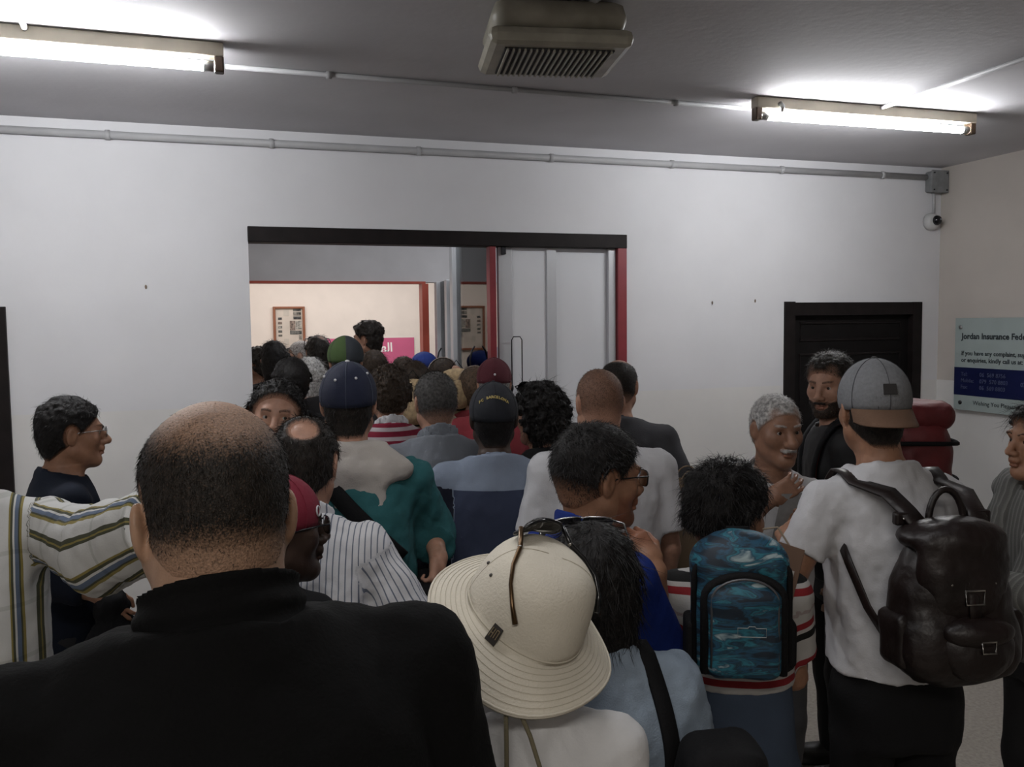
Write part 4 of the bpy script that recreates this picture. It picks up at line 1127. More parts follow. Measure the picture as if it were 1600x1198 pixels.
# plaid sleeve at the left edge
plaidman = person(-78, 676, 2.0, rel=-10, label='person in an open plaid shirt stretching one arm, cut by the left edge', skin=SK['mid'], w=1.05,
    top=dict(m=plaid, sleeve=1.93, infl=.022, loose=.022, name='plaid_shirt', collar=('shirt', plaid), amp=.007, seed=3, puff=.01),
    hair=short(), hairmat=HAIR('dark', 'mid'), arms={1: ('ik', (258, 815, 1.72), (0, -1, .1), (1, -.05, -.3), (0, 1, 0))}, hands={1: dict(curl=.3)})
# woman at the left wall
leftw = person(112, 677, 3.0, rel=-80, label='woman with short dark hair and glasses in navy top beside left wall', face=1, skin=SK['tan'], w=.9, hs=.97, nose=1.2, lean=(0, .03), g=1.05,
    top=dict(m=navy, sleeve=1.8, collar=('crew', navy), loose=.015), hair=dict(T=.011, crown=1.5, rough=.35, rs=45, strands=1800, len=.014, nape=-.085, brow=.8, front=.95, flow=(0, -.6, -.8)), hairmat=HAIR('black', 'tan'),
    arms={1: ('ik', (156, 930, 2.85), (-.6, -1, 0), (.7, -.7, 0), (0, .3, -1))}, hands={1: dict(curl=.55)}, head=(0, 2, 0))
glasses(leftw, metalf, lens=lensc, rim=.0013)
# short man in a red cap, mostly hidden
redcap = person(430, 828, 1.92, rel=-14, head=(-58, 0, 0), lean=(.15, .02), label='dark skinned man in crimson cap and glasses between balding man and pinstriped shirt', face=1, skin=SK['dark'], w=.82, top=dict(m=blackc, sleeve=.8, collar=('crew', blackc)), hair=short(T=.004, strands=0, brow=1), hairmat=HAIR('black', 'dark'))
crim = mat('crimson_cotton', (.16, .006, .022), .85, bump=.2)
cp, P_, T_ = dome_cap(redcap, crim, rad=(.086, .112, .095), zedge=.012, seams=crim, tilt=.10, brim=math.pi)
lg = MB(); lg.tube([P_(.62+.10*math.sin(a), .16+.12*math.cos(a), .001) for a in [i*.7 for i in range(9)]], .002, 6, closed=True); lg.build('ring_logo', wtee, cp, True)
glasses(redcap, framed, lens=lensc, rim=.002)
# balding man in pinstriped shirt
pin = person(478, 726, 2.28, rel=-14, label='man with bald spot in white pinstriped shirt behind the balding turtleneck man', skin=SK['mid'], w=1.0, g=1.1, head=(0, 14, 0), lean=(0, .05),
    top=dict(m=pinstripe, sleeve=.86, infl=.018, loose=.026, name='pinstriped_shirt', collar=('shirt', pinstripe), amp=.008, seed=5, h=.0065),
    hair=dict(T=.010, bald=[((.010, -.082, .082), .026, .050, 1.0)], rough=.2, strands=3500, len=.014, nape=-.085, mess=.35), hairmat=HAIR('dark', 'mid'), arms={1: ((.115, .03, -.26), (.02, .2, -.14))})
# man peeking at the camera
peek = person(432, 652, 3.05, rel=176, label='dark haired man peering back at the camera beside the opening', face=1, skin=SK['mid'], top=dict(m=blackc, sleeve=1.9, collar=('crew', blackc)), head=(0, -3, -6), iris=(.35, 0), wide=1.04,
    hair=dict(T=.013, crown=1.4, rough=.35, rs=60, strands=2500, len=.014, brow=1, front=1.16, flow=(0, .5, -.6), lift=.8, mess=.4), hairmat=HAIR('black', 'mid'), tint=.35)
# teal jumper man
tealm = person(545, 632, 2.72, rel=-4, label='man in teal top and dotted navy cap with grey sweater over his shoulders', skin=SK['mid'], w=1.12, g=1.15, lean=(0, .05),
    top=dict(m=teal, sleeve=1.55, infl=.018, loose=.022, name='teal_top', amp=.010, seed=8, h=.0075), hair=short(T=.006, nape=-.09), hairmat=HAIR('dark', 'mid'),
    arms={1: ((.055, .10, -.20), (.015, -.13, -.045), (-.1, -.6, -.5), (.9, -.2, .3))}, hands={1: dict(curl=1.15)})
navycap = mat('navy_cap_cotton', (.007, .011, .033), .85, bump=.2); stitch = mat('pale_stitching', (.05, .06, .09), .8, var=0); wdot = mat('white_dot', (.62, .62, .64), .7, var=0)
cp, P_, T_ = dome_cap(tealm, navycap, rad=(.090, .114, .104), zedge=.004, seams=stitch, button=wdot, brim=0, tilt=-.04)
for az, el in ((math.pi+.42, .55), (math.pi-.42, .60), (math.pi+1.2, .62), (math.pi-1.15, .72), (math.pi+2.3, .7), (math.pi-2.3, .7)):
    p = P_(az, el, .0005); MB().ball(p, (.0046, .0046, .0046), 8, 6).build('dot', wdot, cp, True)
tealm_cross = crossbody(tealm, webb, 'black crossbody bag strap over the teal top', True, .052, zc=1.36, e=(.66, .70))
# grey sweater draped over the shoulders, part of his dress
s_ = tealm.s
sw_ = [rbox(np.array([0, -.118*s_, 1.38*s_])+np.array([*tealm.lean(1.38*s_), 0]), (.115, .022, .088), .02, 0, rotm(0, .12, .12)),
       cone(np.array([-.16*s_, -.06, 1.452*s_]), np.array([.16*s_, -.06, 1.452*s_]), .036, .036, .05), cone(np.array([-.10, -.035, 1.505*s_]), np.array([.10, -.035, 1.505*s_]), .030, .030, .04)]
for k in (-1, 1): sw_ += [cone(np.array([k*.12*s_, -.045, 1.475*s_]), np.array([k*.105*s_, .115, 1.40*s_]), .034, .034, .04), cone(np.array([k*.105*s_, .125, 1.40*s_]), np.array([k*.03*s_, .165, 1.22*s_]), .034, .028, .03)]
soft('draped_sweater', sw_, .0075, greyk, tealm.o, .006, 18)
# man in royal blue polo with glasses
polo = person(935, 746, 2.1, rel=-52, label='man in royal blue polo and glasses turned to the right, behind beige hat', face=1, skin=SK['tan'], w=1.0, head=(-10, 4, 0), lean=(0, .02),
    top=dict(m=royal, sleeve=.8, infl=.016, loose=.022, name='polo_shirt', collar=('polo', royal), seed=11, h=.0068), hair=dict(T=.013, crown=1.35, rough=.10, strands=5000, len=.011, lift=.8, flow=(0, .3, -.7), nape=-.065, brow=1, front=.98, fade=(-.005, -.06)), hairmat=HAIR('black', 'tan'), tint=.5,
    arms={1: ('ik', (1024, 892, 2.02), (.12, -1, .3), (-.5, .8, .2), (.4, .2, -1))}, hands={1: dict(curl=.9)})
glasses(polo, framed, lens=lensc, rim=.0018)
pb = thing_at(polo, 'shoulder_bag', 'black shoulder strap bag worn over the royal blue polo', 'bag')
strap(polo, pb, webb, (-.10*polo.s, -.0, 1.28*polo.s), (0, -1, 0), (0, 0, 1), -35, 200, .045, .005, .004)
strap(polo, pb, webb, (.10*polo.s, -.0, 1.28*polo.s), (0, -1, 0), (0, 0, 1), -35, 200, .045, .005, .004)
soft('bag_body', [rbox(np.array([0, -.19*polo.s, 1.10*polo.s]), (.13, .06, .17), .05, 0)], .009, webb, pb, .004)
# woman in the beige sun hat
hatw = person(808, 985, 1.4, rel=2, label='woman in beige sun hat and white shirt, near the camera', skin=SK['tan'], w=.92, hs=.95, head=(0, -12, 22), lean=(0, .03),
    top=dict(m=wshirt, sleeve=.9, infl=.02, loose=.02, collar=('shirt', wshirt), amp=.009, seed=13, h=.007), hair=short(T=.004, nape=-.1, strands=0, rough=0), hairmat=HAIR('dark', 'tan'))
# dark haired woman in pale denim shirt
denw = person(925, 916, 1.7, rel=10, label='woman with long dark hair in pale denim shirt beside the beige hat', skin=SK['tan'], w=.98, hs=.97, lean=(0, .05),
    top=dict(m=denim, sleeve=1.5, infl=.02, loose=.024, collar=('shirt', denim), amp=.011, seed=17, h=.0068),
    hair=dict(T=.014, crown=1.2, strands=3500, len=.035, flow=(0, -.2, -1), nape=-.1, lift=.2, vols=[ell((0, -.055, -.06), (.078, .062, .10), .03), ell((0, -.06, -.13), (.07, .045, .05), .03)], disp=.003, ds=60), hairmat=HAIR('black', 'tan'))
# boy with blue backpack
boy = person(1136, 803, 2.14, rel=8, waist=1.22, arms={k: ((k*.03, .07, -.26), (-k*.07, .22, .03)) for k in (-1, 1)}, label='boy with thick dark hair and striped jersey wearing the blue backpack', skin=SK['tan'], w=.86, hs=.97, head=(-50, 8, 0), face=1, lean=(-.035, .02),
    top=dict(m=jersey, sleeve=.7, infl=.012, hem=1.17, collar=('crew', wtee), seed=19), legs=jean, hair=dict(T=.018, crown=1.4, rough=.3, rs=30, strands=5000, len=.020, flow=(0, .1, -1), lift=.8, nape=-.05, mess=.3, front=.95), hairmat=HAIR('black', 'tan'))
# man in white t-shirt and backward cap
capm_ = person(1363, 640, 2.3, rel=28, label='man in white t-shirt with grey cap worn backwards, wearing the leather backpack', skin=SK['tan'], w=.90, g=1.0, head=(-8, 2, 0), lean=(-.045, .03),
    top=dict(m=wtee, sleeve=.52, infl=.012, loose=.014, name='t_shirt', collar=('crew', wtee), amp=.0075, seed=23, h=.0068, hem=.97), legs=blackc, hair=short(T=.005, strands=600), hairmat=HAIR('dark', 'tan'),
    arms={-1: ((-.135, -.03, -.25), (.13, .20, .09), (.1, .9, .3), (-.6, 0, .6))}, hands={-1: dict(curl=.7)})
# old man
oldm = person(1213, 671, 3.05, rel=-152, s=.905, label='old man with white hair and moustache in white shirt, gesturing', face=1, skin=SK['brown'], w=.98, nose=1.5, head=(0, 4, 0), lean=(0, .03),
    top=dict(m=wshirt, sleeve=.85, collar=('shirt', wshirt), loose=.024, seed=29, amp=.008, vneck=.05), legs=greyp, hair=dict(T=.007, strands=2500, len=.009, brow=.6, stache=1.05, temple=.7, nape=-.07), hairmat=HAIR('white', 'brown'),
    arms={1: ('ik', (1200, 782, 2.72), (-.6, -1, .2), (.75, .5, -.1), (.3, .2, -1)), -1: ('ik', (1250, 818, 2.80), (1, -1, .2), (-.4, .2, -.5), (0, -.3, 1))}, hands={1: dict(curl=.55, spread=.12), -1: dict(curl=.8)})
# bearded man
beard = person(1296, 601, 3.5, rel=105, label='dark bearded man in black jacket, before the dark door', face=1, skin=SK['mid'], head=(52, 8, 0), w=1.05,
    top=dict(m=jacket, sleeve=1.93, collar=('shirt', jacket), infl=.022, loose=.02), hair=dict(T=.011, crown=1.7, rough=.2, strands=2500, len=.016, brow=1.5, beard=.85, stache=1, front=1.0, temple=.4, lift=.8), hairmat=HAIR('dark', 'mid'))
# woman at the right edge
rightw = person(1628, 690, 2.75, rel=128, label='woman with dark wavy hair in grey shawl, arms folded, at the right edge', face=1, skin=SK['tan'], w=.95, hs=.97,
    top=dict(m=scarfm, sleeve=1.9, infl=.022, loose=.02, seed=31), hair=dict(T=.02, crown=1.2, rough=.3, rs=50, strands=3000, len=.03, nape=-.1, flow=(0, 0, -1), brow=.8, mess=.5, vols=[ell((.062, -.03, -.07), (.032, .045, .10), .03), ell((-.062, -.03, -.07), (.032, .045, .10), .03), ell((0, -.07, -.08), (.07, .04, .10), .03)], disp=.006, ds=50), hairmat=HAIR('black', 'tan'),
    arms={1: ((.06, .06, -.26), (-.20, .17, .0), (-1, .2, .1), (0, 1, .3)), -1: ((-.06, .07, -.25), (.19, .16, -.03), (1, .1, .0), (0, 1, .2))}, hands={1: dict(curl=.35), -1: dict(curl=.35)})
sh_ = rightw.s
soft('shawl', [cone(np.array([-.19*sh_, 0, 1.44*sh_]), np.array([.19*sh_, 0, 1.44*sh_]), .062, .062, 0)]+[cone(np.array([k*.10*sh_, .07, 1.47*sh_]), np.array([k*.09*sh_, .155, 1.12*sh_]), .045, .050, .03) for k in (-1, 1)]+[cone(np.array([k*.19*sh_, .0, 1.42*sh_]), np.array([k*.15*sh_, .12, 1.14*sh_]), .062, .055, .04) for k in (-1, 1)], .009, scarfm, rightw.o, .008, 16)
# ---- second rank
polos = person(608, 616, 3.85, rel=8, label='curly brown haired man in red and white striped polo with white collar', skin=SK['mid'], top=dict(m=redstripe, sleeve=.7, collar=('polo', wtee), h=.008), hair=dict(T=.015, crown=1.25, rough=.5, rs=80, strands=2500, len=.014, lift=.9, mess=.5, nape=-.075), hairmat=HAIR('brown', 'mid'))
greym = person(680, 629, 3.45, rel=12, label='grey haired man in grey blue shirt with a brown shoulder strap', skin=SK['mid'], w=1.08, top=dict(m=gshirt, sleeve=.95, infl=.02, loose=.024, collar=('shirt', gshirt), seed=37, h=.008), hair=dict(T=.009, strands=3000, len=.009, lift=.9, nape=-.075, rough=.15, fade=(-.02, -.08)), hairmat=HAIR('dgrey', 'mid'))
crossbody(greym, mat('brown_strap_leather', (.045, .018, .012), .45), 'brown leather strap bag on the grey blue shirt', True, .036)
barca = person(771, 654, 3.1, rel=4, label='dark skinned man in navy lettered cap and two-tone blue shirt', skin=SK['dark'], w=1.02, lean=(0, .03), top=dict(m=volunteer, collar=('crew', volunteer), sleeve=1.9, infl=.02, loose=.022, name='blue_shirt', h=.0075, seed=41), hair=short(T=.004, strands=300), hairmat=HAIR('black', 'dark'))
dcap = mat('dark_navy_cap', (.010, .012, .018), .85, bump=.2)
cp, P_, T_ = dome_cap(barca, dcap, rad=(.088, .112, .100), zedge=.0, seams=dcap, brim=0, button=dcap)
goldm = mat('gold_thread', (.42, .32, .10), .6, var=0)
word = 'FC BARCELONA'
for i, ch in enumerate(word):
    if ch == ' ': continue
    u = (i-5.5)/5.5; az = math.pi+.08-u*.60; el = .52-.20*u*u
    p = P_(az, el, .001); n = P_(az, el, .02)-p; n /= np.linalg.norm(n); upv = P_(az, el+.05, .001)-p; upv /= np.linalg.norm(upv); rv = np.cross(upv, n)
    tl = -u*.35; rv2 = rv*math.cos(tl)+upv*math.sin(tl)*1; up2 = np.cross(n, rv2)
    M_ = Matrix(((rv2[0], up2[0], n[0], p[0]), (rv2[1], up2[1], n[1], p[1]), (rv2[2], up2[2], n[2], p[2]), (0, 0, 0, 1)))
    text(ch, .0135, goldm, 'letter', cp, M_, 'CENTER', .0006, bold=.0006)
curl = person(843, 650, 3.5, rel=42, label='woman with curly black hair in black top between lettered cap and buzzcut man', face=1, skin=SK['mid'], w=.92, top=dict(m=blackc, sleeve=.9, collar=('crew', blackc)), hair=dict(T=.028, rough=.4, rs=40, crown=1.0, strands=4000, len=.020, lift=.4, mess=.6, nape=-.1, flow=(0, -.2, -1), vols=[ell((0, -.05, -.06), (.085, .06, .085), .03), ell((.06, -.02, -.05), (.035, .05, .07), .02)], disp=.010, ds=55), hairmat=HAIR('black', 'mid'))
buzz = person(936, 630, 3.0, rel=14, label='man with reddish buzzcut in white t-shirt seen from behind, before the glass panes', skin=SK['mid'], w=1.1, g=1.1, neck=1.12, top=dict(m=wtee, sleeve=.75, infl=.018, loose=.022, collar=('crew', wtee), amp=.006, seed=43, h=.0075), hair=dict(T=.004, strands=4500, len=.005, lift=.9, nape=-.06, wid=.0005, fade=(-.01, -.06), bald=[((.03, .01, .115), .03, .06, .45)], cover=.62), hairmat=HAIR('buzz', 'mid'))
tallg = person(967, 604, 3.8, rel=-6, label='thinning haired man in charcoal t-shirt behind the buzzcut man', skin=SK['mid'], w=1.1, g=1.05, top=dict(m=charc, sleeve=.80, infl=.018, loose=.022, collar=('crew', charc), seed=47), hair=dict(T=.006, strands=2500, len=.008, bald=[((0, .01, .118), .04, .085, .9)], nape=-.07, fade=(-.02, -.08)), hairmat=HAIR('dark', 'mid'),
    arms={1: ((.10, -.05, -.26), (-.06, .22, -.06))}, hands={1: dict(curl=.5)})
# ---- the crowd in the opening
def far(px, py, d, rel, label, topm, hair, hm, skin='mid', **k):
    return person(px, py, d, rel=rel, label=label, skin=SK[skin], top=dict(m=topm, sleeve=k.pop('sleeve', .8), amp=.003), hair=hair, hairmat=HAIR(hm, skin), **k)
longh = lambda **k: dict(dict(T=.014, strands=900, len=.03, rough=.2, nape=-.1, vols=[ell((0, -.05, -.07), (.078, .055, .10), .03)], disp=.003), **k)
far(574, 531, 6.4, 62, 'tall dark haired man standing above the crowd before the pink poster', blackc, short(crown=2.2, T=.014, rough=.4, rs=50, front=.95, brow=1), 'dark', 'mid', face=1, sleeve=1.9)
b2 = far(497, 552, 6.2, 6, 'dark haired woman with sunglasses on her thinning crown, under the notice board', greyp, longh(bald=[((.02, -.05, .11), .01, .05, .55)]), 'dark')
b3 = far(469, 557, 6.8, 78, 'white haired man in profile with sunglasses up, below the notice board', pinks, short(T=.006), 'white', 'light', face=1)
far(428, 563, 5.75, 4, 'person with straight black hair below the left edge of the notice board', blackc, longh(T=.016), 'black')
far(402, 570, 6.5, 55, 'dark curly haired person in profile at the opening left edge', charc, short(T=.022, rough=.5, brow=1), 'dark', 'brown', face=1)
b6 = far(455, 598, 4.3, 4, 'black haired person just above the peering man, before the grey haired woman', blackc, short(T=.014, rough=.3), 'black')
far(484, 592, 5.2, -8, 'grey haired woman in pale pink shirt beside the dotted navy cap', pinks, longh(T=.016, rough=.4, vols=[ell((0, -.045, -.04), (.08, .06, .08), .03)], disp=.006), 'white', 'light', w=.9)
b8 = far(540, 565, 4.5, 2, 'man in green and grey cap right behind the dotted navy cap', charc, short(T=.005, strands=0), 'dark')
greenm = ramp_mat('green_grey_cap_cloth', 'obj', 0, 4.0, [(0, (.040, .046, .055, 1)), (.5, (.062, .10, .038, 1))], interp='CONSTANT', offset=0)
dome_cap(b8, greenm, rad=(.094, .114, .102), zedge=.0, seams=mat('grey_cap_seam', (.05, .055, .06), .8), brim=0)
far(585, 575, 5.45, -4, 'brown haired woman just right of the tall man, below the pink poster', charc, longh(), 'brown', w=.9, hs=.9)
far(631, 586, 5.95, 0, 'brown haired person below the blue part of the poster', greyp, short(T=.014, rough=.3), 'brown')
b10 = far(647, 600, 4.65, 2, 'brown haired person with a straw hat on the back, beside the curly haired polo man', tanp, short(T=.012, rough=.3), 'brown')
b11 = far(663, 578, 6.3, 0, 'person in a bright blue hat before the orange post', navy, short(T=.005, strands=0), 'dark')
bluehat = mat('bright_blue_cloth', (.008, .030, .20), .8, bump=.3)
dome_cap(b11, bluehat, rad=(.098, .120, .085), zedge=.0, name='blue_hat', c=(0, -.012, .05), seams=bluehat)
b12 = far(692, 592, 5.2, 4, 'brown haired woman with a pale headband before the glazed screen', navy, short(T=.014), 'brown', w=.92)
hb_ = MB(); hb_.tube([hl2(b12, (.098*math.cos(a)*.96, -.012-.02*math.sin(a), .03+.102*math.sin(a))) for a in [math.pi*i/14 for i in range(15)]], 0, flat=(.022, .003), normals=[b12.HM @ np.array([math.cos(a), 0, math.sin(a)]) for a in [math.pi*i/14 for i in range(15)]])
hb_.build('headband', mat('pale_headband', (.42, .36, .32), .8), b12.o, True)
MB().ball(hl2(b12, (.07, -.08, .05)), (.035, .035, .035), 12, 8).build('hair_bun', HAIR('brown', 'mid'), b12.o, True)
b14 = far(742, 607, 4.95, 0, 'light brown haired woman with striped headband left of the maroon cap', redtop, short(T=.014, strands=1500, len=.02), 'lbrown', 'light', w=.9)
hb_ = MB(); hb_.tube([hl2(b14, (.098*math.cos(a)*.96, .0-.02*math.sin(a), .03+.102*math.sin(a))) for a in [math.pi*i/14 for i in range(15)]], 0, flat=(.020, .003), normals=[b14.HM @ np.array([math.cos(a), 0, math.sin(a)]) for a in [math.pi*i/14 for i in range(15)]])
hb_.build('headband', mat('pale_headband', (.42, .36, .32), .8), b14.o, True)
b15 = far(772, 600, 4.35, 2, 'grey haired man in maroon cap directly behind the lettered navy cap', redtop, short(T=.008, strands=900, len=.01), 'grey', 'mid')
maroon = mat('maroon_cloth', (.075, .008, .016), .85, bump=.2)
cp, P_, T_ = dome_cap(b15, maroon, rad=(.089, .113, .100), zedge=.010, seams=maroon, brim=0, button=maroon)
MB().ball(P_(math.pi, .22, .0005), (.006, .006, .006), 8, 6).build('badge', wdot, cp, True)
# ------------------------------------------------------------------ hats, bags and things carried
# grey cap worn backwards
marl = mat('grey_marl_cap', (.17, .175, .185), .9, bump=.3, bscale=320, var=.12, vscale=120); suede = mat('brown_suede', (.12, .065, .038), .85, bump=.3)
cp, P_, T_ = dome_cap(capm_, marl, rad=(.089, .113, .104), zedge=.004, droop=.5, seams=mat('dark_grey_seam', (.06, .062, .068), .9), button=mat('dark_button', (.03, .03, .03), .7), brim=math.pi, brim_m=suede, brim_len=.074)
n = P_(math.pi, .25, .02)-P_(math.pi, .25, 0); pt = MB()
ring = [P_(math.pi+a, e, .0015) for a, e in ((-.19, .12), (-.19, .38), (.19, .38), (.19, .12))]; ring = [q+n/np.linalg.norm(n)*.0035 for q in ring]; rin2 = [P_(math.pi+a, e, -.003) for a, e in ((-.19, .12), (-.19, .38), (.19, .38), (.19, .12))]
pt.v = [tuple(q) for q in ring+rin2]; pt.f = [(0, 1, 2, 3), (7, 6, 5, 4)]+[(i, 4+i, 4+(i+1) % 4, (i+1) % 4) for i in range(4)]
pt.build('patch', mat('dark_patch', (.02, .018, .018), .6), cp)

def shoulder_straps(f, bag, m, xs, width, th=.006, hi=200, trim=None, ends=None, lo=12):
    for x in xs:
        c = np.array([x*f.s, 0, 1.28*f.s])+np.array([*f.lean(1.28*f.s), 0])
        o, pts = strap(f, bag, m, c, (0, -1, 0), (0, 0, 1), lo, hi, width, th, .003, extra=(ends or {}).get(x))
        if trim:
            for dx in (-width*.42, width*.42): MB().tube([p+np.array([dx, 0, .004]) for p in pts], .004, 5).build('strap_edge', trim, o, True)
# ---- dark leather backpack
f = capm_; s = f.s
lb = thing_at(f, 'leather_backpack', 'dark brown leather backpack on the white t-shirt man', 'backpack')
shiny = MATS['dark_brown_leather']; brass = mat('worn_steel', (.35, .34, .32), .25, metal=1)
o3 = np.array([.02, -.235, 1.245])+np.array([*f.lean(1.2), 0])
RB = rotm(0, .06, 0); ZS = .86
B = lambda x, y, z: o3+RB @ np.array([x*ZS, y*ZS, z*ZS])
rbox0, ell0 = rbox, ell
rbox = lambda c, r, rad, k, R=None, sub=False: rbox0(c, np.array(r)*ZS, rad*ZS, k*ZS, R, sub)
ell = lambda c, r, k, R=None, sub=False: ell0(c, np.array(r)*ZS, k*ZS, R, sub)
soft('body', [ell(B(0, 0, -.02), (.150, .095, .235), 0, RB), rbox(B(0, -.01, -.06), (.150, .090, .15), .085, .05, RB), rbox(B(0, -.02, -.13), (.170, .095, .09), .075, .05, RB)], .0075, shiny, lb, .006, 14, 3)
fl = soft('flap', [ell(B(0, -.012, .165), (.148, .105, .052), 0, RB), ell(B(0, -.070, .085), (.132, .045, .125), .03, RB), ell(B(0, -.088, .01), (.10, .026, .085), .03, RB)], .0065, shiny, lb, .004, 18, 4)
fp = soft('front_pocket', [ell(B(.01, -.100, -.125), (.108, .055, .085), 0, RB)], .0065, shiny, lb, .004, 20, 5)
soft('pocket_flap', [ell(B(.01, -.118, -.072), (.098, .046, .042), 0, RB)], .006, shiny, fp, .003, 20, 6)
for k in (-1, 1): soft('side_pocket', [rbox(B(k*.158, -.01, -.11), (.028, .058, .075), .022, 0, RB)], .007, shiny, lb, .003, 20, 7)
MB().tube([B(0, -.100, .12), B(0, -.112, .06), B(0, -.114, .0), B(0, -.122, -.05)], 0, flat=(.028, .004), normals=[RB @ np.array([0, -1, 0])]*4).build('flap_strap', shiny, fl, True)
def buckle(c, w_, h_, parent):
    MB().tube([c+RB @ np.array(q) for q in ((-w_, 0, -h_), (w_, 0, -h_), (w_, 0, h_), (-w_, 0, h_))], .003, 6, closed=True).build('buckle', brass, parent, True)
buckle(B(0, -.119, .02), .022, .016, fl); buckle(B(.01, -.160, -.10), .016, .013, fp)
for x, z in ((-.06, .055), (.06, .055), (0, .075)): MB().ball(B(x, -.109, z), .006, 8, 6).build('rivet', brass, fl, True)
MB().tube([B(-.045+.0*a, .02, .19)+RB @ np.array([.045*(1-math.cos(a)), .0, .085*math.sin(a)]) for a in [math.pi*i/12 for i in range(13)]], .0085, 8).build('carry_handle', shiny, lb, True)
shoulder_straps(f, lb, shiny, (-.115, .115), .048, lo=74, ends={k*.115: [B(k*.085, -.01, .19), B(k*.10, .03, .228), B(k*.115, .10, .27)] for k in (-1, 1)})
for k in (-1, 1):
    MB().tube([B(k*.13, .04, -.17), B(k*.19, .085, -.05), B(k*.21, .15, .06), B(k*.20, .24, .13)], 0, flat=(.03, .004), normals=[np.array([k, 0, .2])]*4).build('lower_strap', shiny, lb, True)
for k in (-1, 1):
    q = B(k*.105, .03, .205); MB().box(tuple(q-np.array([.03, .012, .012])), tuple(q+np.array([.03, .012, .02]))).build('strap_keeper', shiny, lb, bevel=.006)
    for dx in (-.012, .012): MB().ball(q+np.array([dx, -.014, .006]), .0045, 8, 6).build('rivet', brass, lb, True)

ZS = .88     # the boy's pack is drawn at the same scale trick, a little smaller
# ---- boy's blue patterned backpack
def streaks(name):
    M = bpy.data.materials.new(name); M.use_nodes = True; nt = M.node_tree; N = nt.nodes; L = nt.links; b = N['Principled BSDF']
    b.inputs['Roughness'].default_value = .6
    tc = N.new('ShaderNodeTexCoord'); mp = N.new('ShaderNodeMapping'); mp.inputs['Scale'].default_value = (5, 5, 17); mp.inputs['Rotation'].default_value = (0, .35, 0)
    L.new(tc.outputs['Object'], mp.inputs['Vector'])
    n = N.new('ShaderNodeTexNoise'); n.inputs['Scale'].default_value = 2.2; n.inputs['Detail'].default_value = 6; n.inputs['Distortion'].default_value = 1.2; L.new(mp.outputs[0], n.inputs['Vector'])
    cr = N.new('ShaderNodeValToRGB'); e = cr.color_ramp.elements
    for _ in range(5): e.new(.5)
    for i, (p, c) in enumerate(((.0, (.005, .010, .018, 1)), (.42, (.006, .016, .03, 1)), (.48, (.010, .07, .13, 1)), (.53, (.008, .03, .05, 1)), (.58, (.02, .16, .22, 1)), (.63, (.012, .06, .10, 1)), (.70, (.30, .38, .40, 1)))): e[i].position = p; e[i].color = c
    L.new(n.outputs['Fac'], cr.inputs[0]); L.new(cr.outputs[0], b.inputs['Base Color']); return M
bluep = streaks('blue_streaked_nylon')
f = boy; s = f.s
bb = thing_at(f, 'school_backpack', 'blue and teal streaked school backpack on the boy', 'backpack')
o3 = np.array([-.018, -.178, 1.282])+np.array([*f.lean(1.15), 0]); B = lambda x, y, z: o3+np.array([x, y, z])*ZS
soft('body', [rbox(B(0, 0, -.03), (.120, .070, .165), .05, 0), ell(B(0, 0, .09), (.105, .068, .085), .04)], .007, bluep, bb, .004, 14, 8)
fpk = soft('front_pocket', [rbox(B(0, -.075, -.07), (.092, .035, .115), .032, 0), ell(B(0, -.075, .03), (.080, .034, .05), .03)], .0065, bluep, bb, .003, 16, 9)
arch = lambda w_, h0, h1, y, n_=16: [B(-w_, y, h0)]+[B(-w_*math.cos(math.pi*i/n_), y, h1+.055*math.sin(math.pi*i/n_)) for i in range(n_+1)]+[B(w_, y, h0)]
MB().tube(arch(.094, -.17, .02, -.082), .011, 8).build('pocket_piping', webb, fpk, True)
MB().tube(arch(.117, -.16, .07, -.045), .007, 8).build('body_piping', webb, bb, True)
MB().tube(arch(.080, -.15, .018, -.1), .003, 6).build('zip', mat('grey_zip', (.12, .12, .13), .4, metal=.6), fpk, True)
MB().box(tuple(B(.02, -.113, .005)), tuple(B(.03, -.106, .035))).build('zip_pull', brass, fpk, bevel=.002)
lgx = B(.015, -.1115, -.055); lm = mat('pale_print', (.28, .30, .30), .6, var=0); w_, h_ = .034, .011
MB().tube([lgx+np.array(q)*ZS for q in ((-w_, 0, -h_), (w_, 0, -h_), (w_, 0, h_), (.010, 0, h_), (.007, 0, h_+.004), (-.007, 0, h_+.004), (-.010, 0, h_), (-w_, 0, h_))], .0011, 5, closed=True).build('logo_outline', lm, fpk)
MB().tube([B(-.03, .045, .145), B(-.025, .03, .168), B(.025, .03, .168), B(.03, .045, .145)], .007, 8).build('carry_handle', webb, bb, True)
shoulder_straps(f, bb, webb, (-.088, .088), .055, .010)
for k in (-1, 1): soft('side_pocket', [rbox(B(k*.122, 0, -.11), (.016, .05, .06), .014, 0)], .006, webb, bb)
tg = MB(); Rt = rotm(.2, .25, .35); tq = np.array([.098, -.112, 1.318])+np.array([*f.lean(1.2), 0])
def tbox(lo, hi):
    m_ = MB(); m_.box(lo, hi); m_.v = [tuple(tq+Rt @ np.array(v)) for v in m_.v]; return m_
tbox((-.034, -.004, -.075), (.034, .004, .065)).build('luggage_tag', mat('tan_tag_leather', (.13, .075, .05), .6), bb, bevel=.002)
tbox((-.020, -.0062, -.060), (.020, -.004, .010)).build('tag_label', mat('tag_paper', (.40, .38, .36), .7), bb)
MB().tube([tq+Rt @ np.array([0, 0, .06]), tq+np.array([-.01, .03, .10]), tq+np.array([-.04, .05, .09])], .0025, 6).build('tag_cord', mat('tag_cord', (.25, .2, .15), .8), bb)

rbox, ell = rbox0, ell0
